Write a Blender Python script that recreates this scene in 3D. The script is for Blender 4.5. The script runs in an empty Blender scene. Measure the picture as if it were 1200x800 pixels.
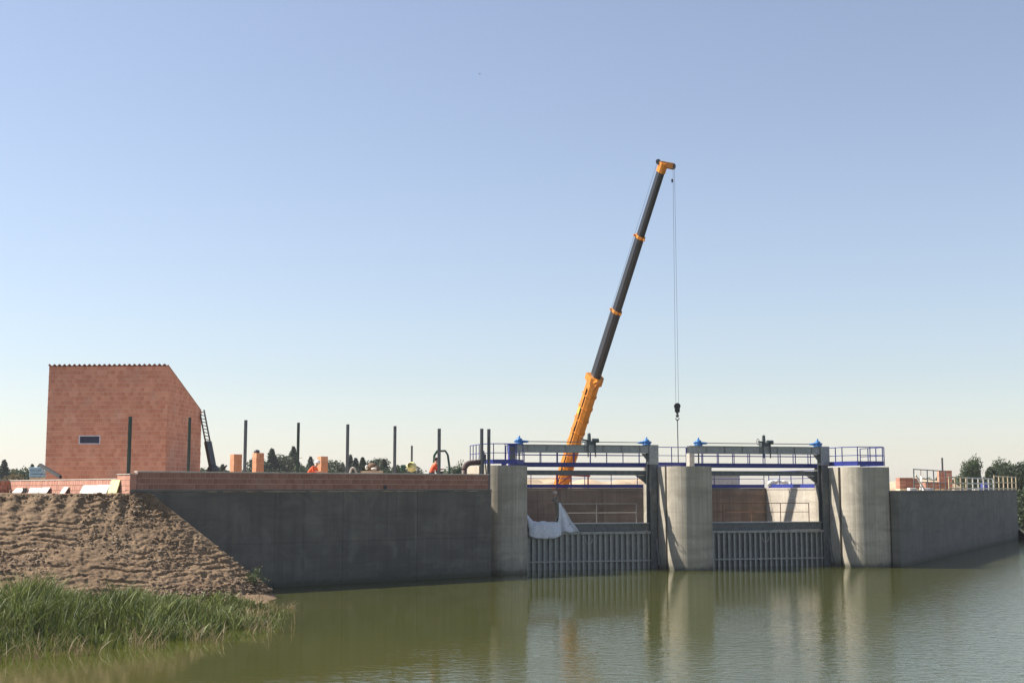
import bpy, bmesh, math, random
import numpy as np
from mathutils import Vector, Matrix, noise, Euler

random.seed(7); rng = np.random.default_rng(7)
S = bpy.context.scene
COL = S.collection
R = math.radians

# ------------------------------------------------------------------ camera, sky, sun, exposure
EYE = 4.65                      # eye height above the water (water is z = 0)
F = 1500.0                      # focal length in pixels of a 1200 px wide frame
PITCH = math.atan(172.0 / F)
cam_data = bpy.data.cameras.new('camera')
cam_data.sensor_width = 36.0
cam_data.lens = F / 1200.0 * 36.0
cam_data.clip_end = 9000.0
cam = bpy.data.objects.new('camera', cam_data); COL.objects.link(cam)
cam.location = (0, 0, EYE)
cam.rotation_euler = (math.pi / 2 + PITCH, 0, 0)
S.camera = cam

SUN_EL = R(48.0)
SUN_AZ = R(-80.0)               # measured from +Y towards +X: the sun stands to the left, a little behind the weir
w = bpy.data.worlds.new('World'); S.world = w; w.use_nodes = True
nt = w.node_tree
bgn = nt.nodes['Background']
sky = nt.nodes.new('ShaderNodeTexSky')
sky.sky_type = 'NISHITA'; sky.sun_disc = False
sky.sun_elevation = SUN_EL; sky.sun_rotation = SUN_AZ
sky.altitude = 0; sky.air_density = 1.2; sky.dust_density = 0.3; sky.ozone_density = 2.6
hsv = nt.nodes.new('ShaderNodeHueSaturation'); hsv.inputs['Saturation'].default_value = 0.74   # summer haze: paler blue, all over the sky alike
wb = nt.nodes.new('ShaderNodeMix'); wb.data_type = 'RGBA'; wb.blend_type = 'MULTIPLY'; wb.inputs['Factor'].default_value = 1.0; wb.inputs['B'].default_value = (0.985, 0.98, 1.05, 1)
nt.links.new(sky.outputs[0], hsv.inputs['Color']); nt.links.new(hsv.outputs[0], wb.inputs['A']); nt.links.new(wb.outputs['Result'], bgn.inputs[0])
bgn.inputs[1].default_value = 0.078

sl = bpy.data.lights.new('sun', 'SUN'); sl.energy = 5.0; sl.angle = R(0.53); sl.color = (1.0, 0.93, 0.83)
sun = bpy.data.objects.new('sun', sl); COL.objects.link(sun)
sd = Vector((math.sin(SUN_AZ) * math.cos(SUN_EL), math.cos(SUN_AZ) * math.cos(SUN_EL), math.sin(SUN_EL)))
sun.rotation_euler = sd.to_track_quat('Z', 'Y').to_euler()
sun.location = (-60, 40, 60)
S.view_settings.view_transform = 'Standard'; S.view_settings.look = 'None'
S.view_settings.exposure = 0.83; S.view_settings.gamma = 1.0
S.view_settings.use_curve_mapping = False

# ------------------------------------------------------------------ survey helpers: turn sightings into metres
CP, SP = math.cos(PITCH), math.sin(PITCH)
def ray(px, py):
    dx = (px - 600) / F; dy = (400 - py) / F
    return Vector((dx, CP - dy * SP, SP + dy * CP))
def at(px, py, Y):
    d = ray(px, py); k = Y / d.y
    return Vector((d.x * k, Y, EYE + d.z * k))
def ground(px, py, z=0.0):
    d = ray(px, py); k = (z - EYE) / d.z
    return Vector((d.x * k, d.y * k, z))

# ------------------------------------------------------------------ materials
def mat(name, build):
    m = bpy.data.materials.new(name); m.use_nodes = True
    n = m.node_tree; b = n.nodes['Principled BSDF']
    build(n, b); return m
def N(n, t, **kw):
    x = n.nodes.new(t)
    for k, v in kw.items():
        if k in x.inputs: x.inputs[k].default_value = v
        else: setattr(x, k, v)
    return x
def coords(n, scale=(1, 1, 1), kind='Object', rot=(0, 0, 0)):
    g = n.nodes.new('ShaderNodeNewGeometry') if kind == 'World' else n.nodes.new('ShaderNodeTexCoord')
    mp = n.nodes.new('ShaderNodeMapping'); mp.inputs['Scale'].default_value = scale; mp.inputs['Rotation'].default_value = rot
    n.links.new(g.outputs['Position' if kind == 'World' else kind], mp.inputs[0]); return mp.outputs[0]
def noise_tex(n, vec, scale, detail=5, rough=0.55, dist=0.0):
    t = N(n, 'ShaderNodeTexNoise', Scale=scale, Detail=detail, Roughness=rough, Distortion=dist)
    n.links.new(vec, t.inputs['Vector']); return t.outputs['Fac']
def ramp(n, fac, stops):
    r = n.nodes.new('ShaderNodeValToRGB'); e = r.color_ramp.elements
    while len(e) < len(stops): e.new(0.5)
    for el, (p, c) in zip(e, stops):
        el.position = p; el.color = c if len(c) == 4 else (*c, 1)
    n.links.new(fac, r.inputs[0]); return r.outputs[0]
def mix(n, fac, a, b, mode='MIX'):
    x = n.nodes.new('ShaderNodeMix'); x.data_type = 'RGBA'; x.blend_type = mode
    for sock, v in ((x.inputs['Factor'], fac), (x.inputs['A'], a), (x.inputs['B'], b)):
        if isinstance(v, (int, float)): sock.default_value = v
        elif isinstance(v, tuple): sock.default_value = v if len(v) == 4 else (*v, 1)
        else: n.links.new(v, sock)
    return x.outputs['Result']
def math_node(n, op, a, b=0.0, clamp=False):
    x = n.nodes.new('ShaderNodeMath'); x.operation = op; x.use_clamp = clamp
    for i, v in enumerate((a, b)):
        if isinstance(v, (int, float)): x.inputs[i].default_value = v
        else: n.links.new(v, x.inputs[i])
    return x.outputs[0]
def bump(n, b, h, strength=0.3, dist=0.02):
    x = N(n, 'ShaderNodeBump', Strength=strength, Distance=dist)
    n.links.new(h, x.inputs['Height']); n.links.new(x.outputs[0], b.inputs['Normal'])
def setc(b, col, rough=0.7, metal=0.0):
    b.inputs['Base Color'].default_value = (*col, 1); b.inputs['Roughness'].default_value = rough; b.inputs['Metallic'].default_value = metal

def concrete(name, c0, c1, streak=0.5, wet=True, board=0.0):
    def f(n, b):
        v = coords(n, kind='World')
        big = noise_tex(n, v, 0.55, 6, 0.6)
        fine = noise_tex(n, v, 9.0, 6, 0.65)
        vs = coords(n, (2.6, 2.6, 0.10), 'World'); st = noise_tex(n, vs, 1.0, 5, 0.6)
        col = ramp(n, big, [(0.3, c0), (0.72, c1)])
        dark = tuple(x * 0.55 for x in c0)
        col = mix(n, ramp(n, st, [(0.47, (0, 0, 0)), (0.72, (streak, streak, streak))]), col, dark)
        col = mix(n, ramp(n, fine, [(0.35, (0.25,) * 3), (0.65, (0, 0, 0))]), col, tuple(x * 0.75 for x in c0))
        # pale efflorescence runs
        vs2 = coords(n, (4.1, 4.1, 0.22), 'World'); st2 = noise_tex(n, vs2, 1.0, 4, 0.5)
        col = mix(n, ramp(n, st2, [(0.58, (0, 0, 0)), (0.75, (0.35,) * 3)]), col, tuple(min(1, x * 1.35) for x in c1))
        vh = coords(n, (0.22, 0.22, 1.5), 'World'); hb = noise_tex(n, vh, 1.0, 5, 0.65, 0.3)
        col = mix(n, ramp(n, hb, [(0.36, (0.45,) * 3), (0.52, (0, 0, 0))]), col, tuple(x * 0.62 for x in c0))
        vp = coords(n, (0.9, 0.9, 0.8), 'World'); pb = noise_tex(n, vp, 1.0, 3, 0.6, 0.8)
        col = mix(n, ramp(n, pb, [(0.56, (0, 0, 0)), (0.66, (0.32,) * 3)]), col, tuple(min(1, x * 1.15) for x in c1))
        sep = n.nodes.new('ShaderNodeSeparateXYZ'); g = n.nodes.new('ShaderNodeNewGeometry'); n.links.new(g.outputs['Position'], sep.inputs[0])
        z = sep.outputs['Z']
        if wet:
            wob = math_node(n, 'ADD', z, math_node(n, 'MULTIPLY', math_node(n, 'SUBTRACT', st, 0.5), 0.5))
            wm = ramp(n, wob, [(0.10, (0.85,) * 3), (0.30, (0.30,) * 3), (0.85, (0, 0, 0))])
            col = mix(n, wm, col, (0.045, 0.048, 0.03))
        n.links.new(col, b.inputs['Base Color'])
        b.inputs['Roughness'].default_value = 0.85
        h = math_node(n, 'ADD', math_node(n, 'MULTIPLY', fine, 0.5), big)
        if board:
            v9 = coords(n, (7.0, 7.0, 0.06), 'World'); b9 = noise_tex(n, v9, 1.0, 3, 0.6)
            col2 = mix(n, ramp(n, b9, [(0.40, (0.26,) * 3), (0.55, (0, 0, 0))]), col, tuple(x * 0.55 for x in c0))
            n.links.new(col2, b.inputs['Base Color'])
            vb = coords(n, (board, board, 0.02), 'World')
            h = math_node(n, 'ADD', h, math_node(n, 'MULTIPLY', noise_tex(n, vb, 1.0, 2, 0.4), 2.0))
        bump(n, b, h, 0.35, 0.03)
    return mat(name, f)

M = {}
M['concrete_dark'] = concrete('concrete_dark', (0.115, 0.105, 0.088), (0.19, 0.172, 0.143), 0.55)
M['concrete'] = concrete('concrete', (0.34, 0.305, 0.24), (0.52, 0.47, 0.375), 0.32, board=6.0)
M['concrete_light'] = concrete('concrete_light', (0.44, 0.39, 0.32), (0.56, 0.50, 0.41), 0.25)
M['concrete_brown'] = concrete('concrete_brown', (0.22, 0.15, 0.11), (0.34, 0.245, 0.185), 0.6, wet=True)
M['concrete_wing'] = concrete('concrete_wing', (0.135, 0.126, 0.108), (0.205, 0.19, 0.162), 0.28)

def brick_mat(name, lo, hi, island):
    def f(n, b):
        if island:
            g = n.nodes.new('ShaderNodeNewGeometry'); r = g.outputs['Random Per Island']
        else:
            g = n.nodes.new('ShaderNodeObjectInfo'); r = g.outputs['Random']
        col = ramp(n, r, [(0.0, lo), (0.55, tuple((a + c) / 2 for a, c in zip(lo, hi))), (1.0, hi)])
        v = coords(n, kind='World'); nz = noise_tex(n, v, 1.1, 5, 0.6)
        col = mix(n, ramp(n, nz, [(0.35, (0.35,) * 3), (0.65, (0, 0, 0))]), col, tuple(x * 0.72 for x in lo))
        col = mix(n, ramp(n, noise_tex(n, v, 0.8, 4, 0.6, 0.4), [(0.56, (0, 0, 0)), (0.72, (0.3,) * 3)]), col, (0.55, 0.42, 0.34))
        n.links.new(col, b.inputs['Base Color']); b.inputs['Roughness'].default_value = 0.9
        vg = coords(n, (30, 30, 4), 'World'); bump(n, b, noise_tex(n, vg, 1.0, 3), 0.4, 0.01)
    return mat(name, f)
BLO, BHI = (0.52, 0.205, 0.125), (0.68, 0.33, 0.215)
M['brick'] = brick_mat('clay_block', BLO, BHI, False)
M['brick_joined'] = brick_mat('clay_block_joined', BLO, BHI, True)
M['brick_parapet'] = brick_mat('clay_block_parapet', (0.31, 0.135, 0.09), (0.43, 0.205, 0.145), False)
M['brick_orange'] = brick_mat('clay_block_orange', (0.55, 0.24, 0.12), (0.68, 0.34, 0.19), False)
M['brick_pink'] = brick_mat('clay_block_pink', (0.50, 0.24, 0.165), (0.62, 0.34, 0.25), False)

def simple(name, col, rough=0.6, metal=0.0, var=0.2, scale=6.0, bmp=0.0):
    def f(n, b):
        v = coords(n, kind='World'); nz = noise_tex(n, v, scale, 5, 0.6)
        c = ramp(n, nz, [(0.3, tuple(x * (1 - var) for x in col)), (0.7, tuple(min(1, x * (1 + var)) for x in col))])
        n.links.new(c, b.inputs['Base Color']); b.inputs['Roughness'].default_value = rough; b.inputs['Metallic'].default_value = metal
        if bmp: bump(n, b, nz, bmp, 0.02)
    return mat(name, f)
M['mortar'] = simple('mortar', (0.66, 0.48, 0.39), 0.95)
M['screed'] = simple('screed', (0.50, 0.44, 0.38), 0.9)
M['roof'] = simple('roof_sheet', (0.30, 0.13, 0.09), 0.7)
M['glass_dark'] = simple('dark_glass', (0.012, 0.014, 0.05), 0.35, 0.0, 0.05)
M['frame_white'] = simple('white_frame', (0.62, 0.62, 0.7), 0.5)
M['steel_dark'] = simple('dark_steel', (0.09, 0.095, 0.10), 0.5, 0.4)
M['steel_black'] = simple('black_steel', (0.022, 0.022, 0.024), 0.45, 0.2)
M['galv'] = simple('galvanised_steel', (0.27, 0.28, 0.275), 0.42, 0.5, 0.18, 5)
M['galv_dark'] = simple('weathered_steel', (0.13, 0.14, 0.14), 0.55, 0.35, 0.25, 4)
M['post_grey'] = simple('grey_post', (0.12, 0.13, 0.14), 0.55, 0.3)
M['post_green'] = simple('green_post', (0.04, 0.065, 0.05), 0.55, 0.2)
M['blue'] = simple('blue_paint', (0.022, 0.035, 0.23), 0.45, 0.0, 0.15)
M['blue_gear'] = simple('blue_gearbox_paint', (0.03, 0.16, 0.42), 0.4, 0.0, 0.15)
M['motor'] = simple('motor_paint', (0.07, 0.09, 0.09), 0.5, 0.1)
M['rust'] = simple('rusty_rail', (0.24, 0.13, 0.08), 0.8, 0.1, 0.35, 12)
M['rail_pale'] = simple('pale_rail', (0.45, 0.41, 0.35), 0.7)
M['orange'] = simple('crane_orange', (0.66, 0.23, 0.018), 0.45, 0.0, 0.22, 2.5)
M['boom_black'] = simple('boom_black', (0.028, 0.03, 0.036), 0.4, 0.1)
M['rope'] = simple('wire_rope', (0.13, 0.14, 0.15), 0.6, 0.3)
M['rubber'] = simple('rubber', (0.02, 0.02, 0.02), 0.85)
M['timber'] = simple('pale_timber', (0.62, 0.50, 0.33), 0.8, 0, 0.25, 5)
M['timber_white'] = simple('white_timber', (0.68, 0.65, 0.58), 0.8)
M['yellow'] = simple('yellow_paint', (0.70, 0.52, 0.08), 0.6)
M['pale_yellow'] = simple('pale_yellow', (0.72, 0.68, 0.32), 0.6)
M['white'] = simple('white_panel', (0.62, 0.60, 0.56), 0.7, 0, 0.08)
M['lightblue'] = simple('light_blue', (0.30, 0.45, 0.55), 0.6, 0, 0.2)
M['green'] = simple('machine_green', (0.03, 0.085, 0.06), 0.5)
M['red'] = simple('red_paint', (0.38, 0.06, 0.035), 0.5)
M['brownpipe'] = simple('brown_pipe', (0.075, 0.04, 0.032), 0.6)
M['container'] = simple('grey_container', (0.30, 0.32, 0.35), 0.6)
M['bark'] = simple('bark', (0.09, 0.065, 0.045), 0.95)
M['skin'] = simple('skin', (0.50, 0.28, 0.19), 0.6, 0, 0.05)
M['hair'] = simple('hair', (0.025, 0.018, 0.014), 0.8)
M['hivis'] = simple('hi_vis_orange', (0.80, 0.11, 0.03), 0.75, 0, 0.1)
M['trouser'] = simple('dark_trousers', (0.04, 0.045, 0.06), 0.9)
M['grey_cloth'] = simple('grey_tan_cloth', (0.24, 0.21, 0.17), 0.9, 0, 0.4, 14)
M['helmet_white'] = simple('helmet_white', (0.75, 0.74, 0.72), 0.35, 0, 0.03)
M['helmet_pink'] = simple('pale_helmet', (0.62, 0.50, 0.46), 0.4, 0, 0.05)
M['canvas_brown'] = simple('brown_canvas', (0.17, 0.10, 0.06), 0.9, 0, 0.4, 10)

def tarp_f(n, b):
    v = coords(n, kind='World'); nz = noise_tex(n, v, 5, 5)
    n.links.new(ramp(n, nz, [(0.3, (0.62, 0.64, 0.68)), (0.7, (0.80, 0.81, 0.84))]), b.inputs['Base Color'])
    b.inputs['Roughness'].default_value = 0.35
    bump(n, b, noise_tex(n, v, 6, 4, 0.6, 1.0), 0.5, 0.05)
M['tarp'] = mat('plastic_sheet', tarp_f)

def leaf_mat(name, lo, hi):
    def f(n, b):
        g = n.nodes.new('ShaderNodeNewGeometry')
        oi = n.nodes.new('ShaderNodeObjectInfo')
        c = ramp(n, g.outputs['Random Per Island'], [(0.0, lo), (1.0, hi)])
        c = mix(n, math_node(n, 'MULTIPLY', oi.outputs['Random'], 0.5), c, tuple(x * 0.7 for x in lo))
        n.links.new(c, b.inputs['Base Color']); b.inputs['Roughness'].default_value = 0.65
        tr = n.nodes.new('ShaderNodeBsdfTranslucent'); n.links.new(c, tr.inputs[0])
        ms = n.nodes.new('ShaderNodeMixShader'); ms.inputs[0].default_value = 0.3
        out = n.nodes['Material Output']
        n.links.new(b.outputs[0], ms.inputs[1]); n.links.new(tr.outputs[0], ms.inputs[2]); n.links.new(ms.outputs[0], out.inputs[0])
    return mat(name, f)
M['leaf_pine'] = leaf_mat('pine_needles', (0.030, 0.052, 0.026), (0.062, 0.088, 0.042))
M['leaf_mid'] = leaf_mat('leaves_mid', (0.045, 0.075, 0.025), (0.10, 0.13, 0.05))
M['leaf_warm'] = leaf_mat('leaves_turning', (0.12, 0.10, 0.03), (0.22, 0.15, 0.06))
M['leaf_dark'] = leaf_mat('leaves_dark', (0.03, 0.05, 0.018), (0.075, 0.10, 0.04))
M['grass'] = leaf_mat('reed_green', (0.062, 0.092, 0.014), (0.20, 0.22, 0.047))
M['grass_light'] = leaf_mat('reed_light', (0.17, 0.22, 0.055), (0.30, 0.33, 0.11))
M['grass_dry'] = leaf_mat('reed_dry', (0.22, 0.16, 0.08), (0.34, 0.27, 0.14))

def soil_f(n, b):
    v = coords(n, kind='World')
    a = noise_tex(n, v, 0.5, 6, 0.6); c = noise_tex(n, v, 4.5, 6, 0.7); d = noise_tex(n, v, 22, 5, 0.7)
    col = ramp(n, a, [(0.3, (0.155, 0.095, 0.047)), (0.5, (0.215, 0.138, 0.075)), (0.72, (0.285, 0.195, 0.112))])
    col = mix(n, ramp(n, c, [(0.36, (0.75,) * 3), (0.56, (0, 0, 0))]), col, (0.10, 0.062, 0.036))
    col = mix(n, ramp(n, d, [(0.35, (0.4,) * 3), (0.6, (0, 0, 0))]), col, (0.23, 0.16, 0.10))
    n.links.new(col, b.inputs['Base Color']); b.inputs['Roughness'].default_value = 0.95
    bump(n, b, math_node(n, 'ADD', c, math_node(n, 'MULTIPLY', d, 0.6)), 0.7, 0.06)
M['soil'] = mat('bare_soil', soil_f)
def clod_f(n, b):
    g = n.nodes.new('ShaderNodeNewGeometry')
    n.links.new(ramp(n, g.outputs['Random Per Island'], [(0, (0.09, 0.057, 0.033)), (0.7, (0.21, 0.14, 0.083)), (1, (0.30, 0.235, 0.17))]), b.inputs['Base Color'])
    b.inputs['Roughness'].default_value = 0.95
M['clod'] = mat('soil_clod', clod_f)
def sand_f(n, b):
    v = coords(n, kind='World'); a = noise_tex(n, v, 0.35, 6, 0.65)
    n.links.new(ramp(n, a, [(0.3, (0.36, 0.26, 0.16)), (0.7, (0.52, 0.41, 0.28))]), b.inputs['Base Color'])
    b.inputs['Roughness'].default_value = 0.95; bump(n, b, noise_tex(n, v, 3, 5), 0.6, 0.1)
M['sand'] = mat('sandy_ground', sand_f)
def field_f(n, b):
    v = coords(n, kind='World'); a = noise_tex(n, v, 0.03, 6, 0.65)
    n.links.new(ramp(n, a, [(0.35, (0.12, 0.12, 0.05)), (0.7, (0.24, 0.20, 0.11))]), b.inputs['Base Color'])
    b.inputs['Roughness'].default_value = 0.95
M['field'] = mat('dry_field', field_f)

def water_f(n, b):
    v = coords(n, kind='World')
    turb = noise_tex(n, v, 0.05, 4, 0.6)
    n.links.new(ramp(n, turb, [(0.3, (0.050, 0.056, 0.010)), (0.7, (0.068, 0.069, 0.014))]), b.inputs['Base Color'])
    b.inputs['Roughness'].default_value = 0.03; b.inputs['IOR'].default_value = 1.333
    # wind: ruffled towards the open water on the right, sheltered by the wing wall and the reeds
    sep = n.nodes.new('ShaderNodeSeparateXYZ'); n.links.new(v, sep.inputs[0])
    x = sep.outputs['X']; y = sep.outputs['Y']
    edge = math_node(n, 'ADD', math_node(n, 'SUBTRACT', x, math_node(n, 'MULTIPLY', y, 0.42)), math_node(n, 'MULTIPLY', math_node(n, 'SUBTRACT', noise_tex(n, v, 0.09, 4, 0.6), 0.5), 22.0))
    wind = N(n, 'ShaderNodeMapRange'); wind.interpolation_type = 'SMOOTHSTEP'
    wind.inputs['From Min'].default_value = -26.0; wind.inputs['From Max'].default_value = -4.0
    wind.inputs['To Min'].default_value = 0.08; wind.inputs['To Max'].default_value = 1.0
    n.links.new(edge, wind.inputs['Value'])
    v1 = coords(n, (1.0, 1.7, 1.0), 'World', (0, 0, 0.35)); v2 = coords(n, (1.0, 2.2, 1.0), 'World', (0, 0, -0.25))
    h = math_node(n, 'ADD', noise_tex(n, v1, 2.0, 3, 0.55, 0.6), math_node(n, 'MULTIPLY', noise_tex(n, v2, 7.0, 2, 0.5, 0.3), 0.22))
    bp = n.nodes.new('ShaderNodeBump'); bp.inputs['Distance'].default_value = 0.05
    n.links.new(math_node(n, 'MULTIPLY', wind.outputs[0], 0.36), bp.inputs['Strength'])
    n.links.new(h, bp.inputs['Height']); n.links.new(bp.outputs[0], b.inputs['Normal'])
M['water'] = mat('river_water', water_f)

# ------------------------------------------------------------------ mesh helpers
class MB:
    """collects boxes, tubes, prisms; build() links them as one mesh object"""
    def __init__(s, xf=None): s.v = []; s.f = []; s.xf = xf or (lambda p: Vector(p))
    def add(s, vs, fs):
        o = len(s.v); s.v += [s.xf(Vector(p)) for p in vs]; s.f += [tuple(i + o for i in f) for f in fs]; return s
    def box(s, x0, x1, y0, y1, z0, z1):
        return s.add([(x0, y0, z0), (x1, y0, z0), (x1, y1, z0), (x0, y1, z0), (x0, y0, z1), (x1, y0, z1), (x1, y1, z1), (x0, y1, z1)],
                     [(3, 2, 1, 0), (4, 5, 6, 7), (0, 1, 5, 4), (1, 2, 6, 5), (2, 3, 7, 6), (3, 0, 4, 7)])
    def tube(s, p0, p1, r0, r1=None, n=8, cap=True):
        r1 = r0 if r1 is None else r1
        p0 = Vector(p0); p1 = Vector(p1); d = (p1 - p0).normalized()
        u = d.orthogonal().normalized(); w_ = d.cross(u)
        vs = []
        for p, r in ((p0, r0), (p1, r1)):
            for i in range(n):
                a = 2 * math.pi * i / n; vs.append(p + (u * math.cos(a) + w_ * math.sin(a)) * r)
        fs = [(i, (i + 1) % n, n + (i + 1) % n, n + i) for i in range(n)]
        if cap: fs += [tuple(range(n - 1, -1, -1)), tuple(range(n, 2 * n))]
        return s.add(vs, fs)
    def bar(s, p0, p1, wx, wy, up=(0, 0, 1)):
        p0 = Vector(p0); p1 = Vector(p1); d = (p1 - p0).normalized()
        u = d.cross(Vector(up))
        if u.length < 1e-4: u = d.orthogonal()
        u.normalize(); w_ = u.cross(d).normalized()
        vs = [p + u * a * wx / 2 + w_ * c * wy / 2 for p in (p0, p1) for a, c in ((-1, -1), (1, -1), (1, 1), (-1, 1))]
        return s.add(vs, [(0, 1, 2, 3), (7, 6, 5, 4), (0, 4, 5, 1), (1, 5, 6, 2), (2, 6, 7, 3), (3, 7, 4, 0)])
    def prism(s, poly, z0, z1):
        n = len(poly)
        vs = [(x, y, z0) for x, y in poly] + [(x, y, z1) for x, y in poly]
        return s.add(vs, [(i, (i + 1) % n, n + (i + 1) % n, n + i) for i in range(n)] + [tuple(range(n - 1, -1, -1)), tuple(range(n, 2 * n))])
    def path(s, pts, r, n=8):
        for a, c in zip(pts[:-1], pts[1:]): s.tube(a, c, r, n=n)
        return s
    def ball(s, c, rx, ry=None, rz=None, n=8, m=6):
        ry = ry or rx; rz = rz or rx; c = Vector(c); vs = []; fs = []
        for j in range(m + 1):
            t = math.pi * j / m
            for i in range(n):
                a = 2 * math.pi * i / n
                vs.append(c + Vector((rx * math.sin(t) * math.cos(a), ry * math.sin(t) * math.sin(a), rz * math.cos(t))))
        for j in range(m):
            for i in range(n): fs.append((j * n + i, (j + 1) * n + i, (j + 1) * n + (i + 1) % n, j * n + (i + 1) % n))
        return s.add(vs, fs)
    def build(s, name, m, parent=None, smooth=False, bevel=0.0):
        me = bpy.data.meshes.new(name)
        off = parent_origin(parent)
        me.from_pydata([p - off for p in s.v], [], s.f)
        bm = bmesh.new(); bm.from_mesh(me); bmesh.ops.recalc_face_normals(bm, faces=bm.faces)
        if bevel: bmesh.ops.bevel(bm, geom=bm.edges[:], offset=bevel, segments=1, affect='EDGES')
        bm.to_mesh(me); bm.free()
        if m is not None: me.materials.append(m)
        if smooth:
            for p in me.polygons: p.use_smooth = True
        return link(name, me, parent)
def parent_origin(p):
    o = Vector()
    while p is not None: o += p.location; p = p.parent
    return o
def link(name, me, parent=None):
    o = bpy.data.objects.new(name, me); COL.objects.link(o)
    if parent is not None: o.parent = parent
    return o
def tag(o, label=None, cat=None, group=None, kind=None):
    if label: o['label'] = label
    if cat: o['category'] = cat
    if group: o['group'] = group
    if kind: o['kind'] = kind
    return o
def thing(name, loc, label, cat, group=None):
    o = bpy.data.objects.new(name, None); COL.objects.link(o); o.location = loc; o.empty_display_size = 0.3
    return tag(o, label, cat, group)
def frame(origin, ang):
    c, s_ = math.cos(ang), math.sin(ang); ox, oy = origin[0], origin[1]
    return lambda p: Vector((ox + c * p[0] - s_ * p[1], oy + s_ * p[0] + c * p[1], p[2]))
UNIT = None
def unit_box():
    global UNIT
    if UNIT is None:
        m = MB().box(-.5, .5, -.5, .5, -.5, .5); UNIT = m
    return UNIT
def piece(name, meshdata, loc, scale, rz, parent):
    o = bpy.data.objects.new(name, meshdata); COL.objects.link(o); o.parent = parent
    o.location = Vector(loc) - parent_origin(parent); o.scale = scale; o.rotation_euler = (0, 0, rz); return o
def block_mesh(name, m):
    me = bpy.data.meshes.new(name); u = unit_box(); me.from_pydata([tuple(p) for p in u.v], [], u.f); me.materials.append(m); return me

# ------------------------------------------------------------------ layout of the weir, all in metres
wall_a = ground(316, 688); wall_b = ground(616, 672)             # foot of the left wing wall
WANG = math.atan2(wall_b.y - wall_a.y, wall_b.x - wall_a.x)
def on_wall(px):                                                  # point of the wing wall line seen at column px
    d = ray(px, 620); t = Vector((math.cos(WANG), math.sin(WANG), 0))
    # solve d*k - wall_a = t*u
    det = d.x * (-t.y) - d.y * (-t.x)
    k = (wall_a.x * (-t.y) - wall_a.y * (-t.x)) / det
    return Vector((d.x * k, d.y * k, 0))
CORNER = on_wall(151.0)
L = frame(CORNER, WANG)                                          # wing wall frame: x along to the right, y inland
PR = 1.32                                                         # radius of the pier noses
n1 = ground(590, 672.5); n2 = ground(812, 668.5); n3 = ground(1020, 665)
c1 = n1 + Vector((0, PR, 0)); c2 = n2 + Vector((0, PR, 0)); c3 = n3 + Vector((0, PR, 0))
AANG = math.atan2(c3.y - c1.y, c3.x - c1.x)
W = frame(c1, AANG)                                              # weir frame: x across the bays, y downstream
S3 = (c3 - c1).length; S2 = (c2 - c1).dot(Vector((math.cos(AANG), math.sin(AANG), 0)))
PTOP = 5.92; WTOP = 4.60; REARB = 10.3
def wl(p):                                                        # world -> weir frame
    d = Vector((p[0] - c1.x, p[1] - c1.y)); c, s_ = math.cos(AANG), math.sin(AANG)
    return Vector((c * d.x + s_ * d.y, -s_ * d.x + c * d.y, 0))
wall_end = wl(on_wall(576))
LLEN = (on_wall(576) - CORNER).length
rw0 = ground(1056, 664.5); rw1 = ground(1194, 631)
print('layout', 'corner', CORNER[:], 'wall angle', math.degrees(WANG), 'len', LLEN, 'weir angle', math.degrees(AANG), 'S2', S2, 'S3', S3, 'c1', c1[:], 'rw', rw0[:], rw1[:])

# ------------------------------------------------------------------ ground, water
def struct(name, mb, m, smooth=False):
    o = mb.build(name, m, None, smooth); o['kind'] = 'structure'; return o
def sheet(name, poly, z, m):
    mb = MB(); mb.add([(x, y, z) for x, y in poly], [tuple(range(len(poly)))])
    me = bpy.data.meshes.new(name); me.from_pydata([tuple(p) for p in mb.v], [], mb.f)
    bm = bmesh.new(); bm.from_mesh(me); bmesh.ops.triangulate(bm, faces=bm.faces); bm.to_mesh(me); bm.free()
    me.materials.append(m); o = link(name, me); o['kind'] = 'structure'; return o
sheet('river_water', [(-900, -300), (900, -300), (900, 420), (-900, 420)], 0.0, M['water'])
GZ = 1.3
_ra = math.atan2(rw1.y - rw0.y, rw1.x - rw0.x); RLEN0 = (rw1 - rw0).length; _rf = frame((rw0.x, rw0.y), _ra)
def RWp(s_): return _rf((s_, 0.3, 0))
far_l = W((-1.0, REARB + 0.2, 0)); far_r = W((S3 + 2.0, REARB + 0.2, 0))
sheet('ground', [(-1500, 60), (-60, 66), (L((0.6, 0.6, 0)).x, L((0.6, 0.6, 0)).y), (L((LLEN, 0.5, 0)).x, L((LLEN, 0.5, 0)).y), (far_l.x, far_l.y), (far_r.x, far_r.y),
                 (RWp(0.4).x, RWp(0.4).y), (RWp(RLEN0 - .2).x, RWp(RLEN0 - .2).y), (60, 150), (120, 172), (400, 200), (1500, 240), (1500, 1600), (-1500, 1600)], GZ, M['field'])
# slope of the far river bank on the right
mb = MB(); pts = [(rw1.x - 0.4, rw1.y + 0.2), (60, 150), (120, 172), (400, 200), (900, 222)]
vs = []
for x, y in pts: vs += [(x, y, GZ), (x + 1.5, y - 1.8, -0.6)]
mb.add(vs, [(2 * i, 2 * i + 2, 2 * i + 3, 2 * i + 1) for i in range(len(pts) - 1)])
struct('river_bank_slope', mb, M['field'])
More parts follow.
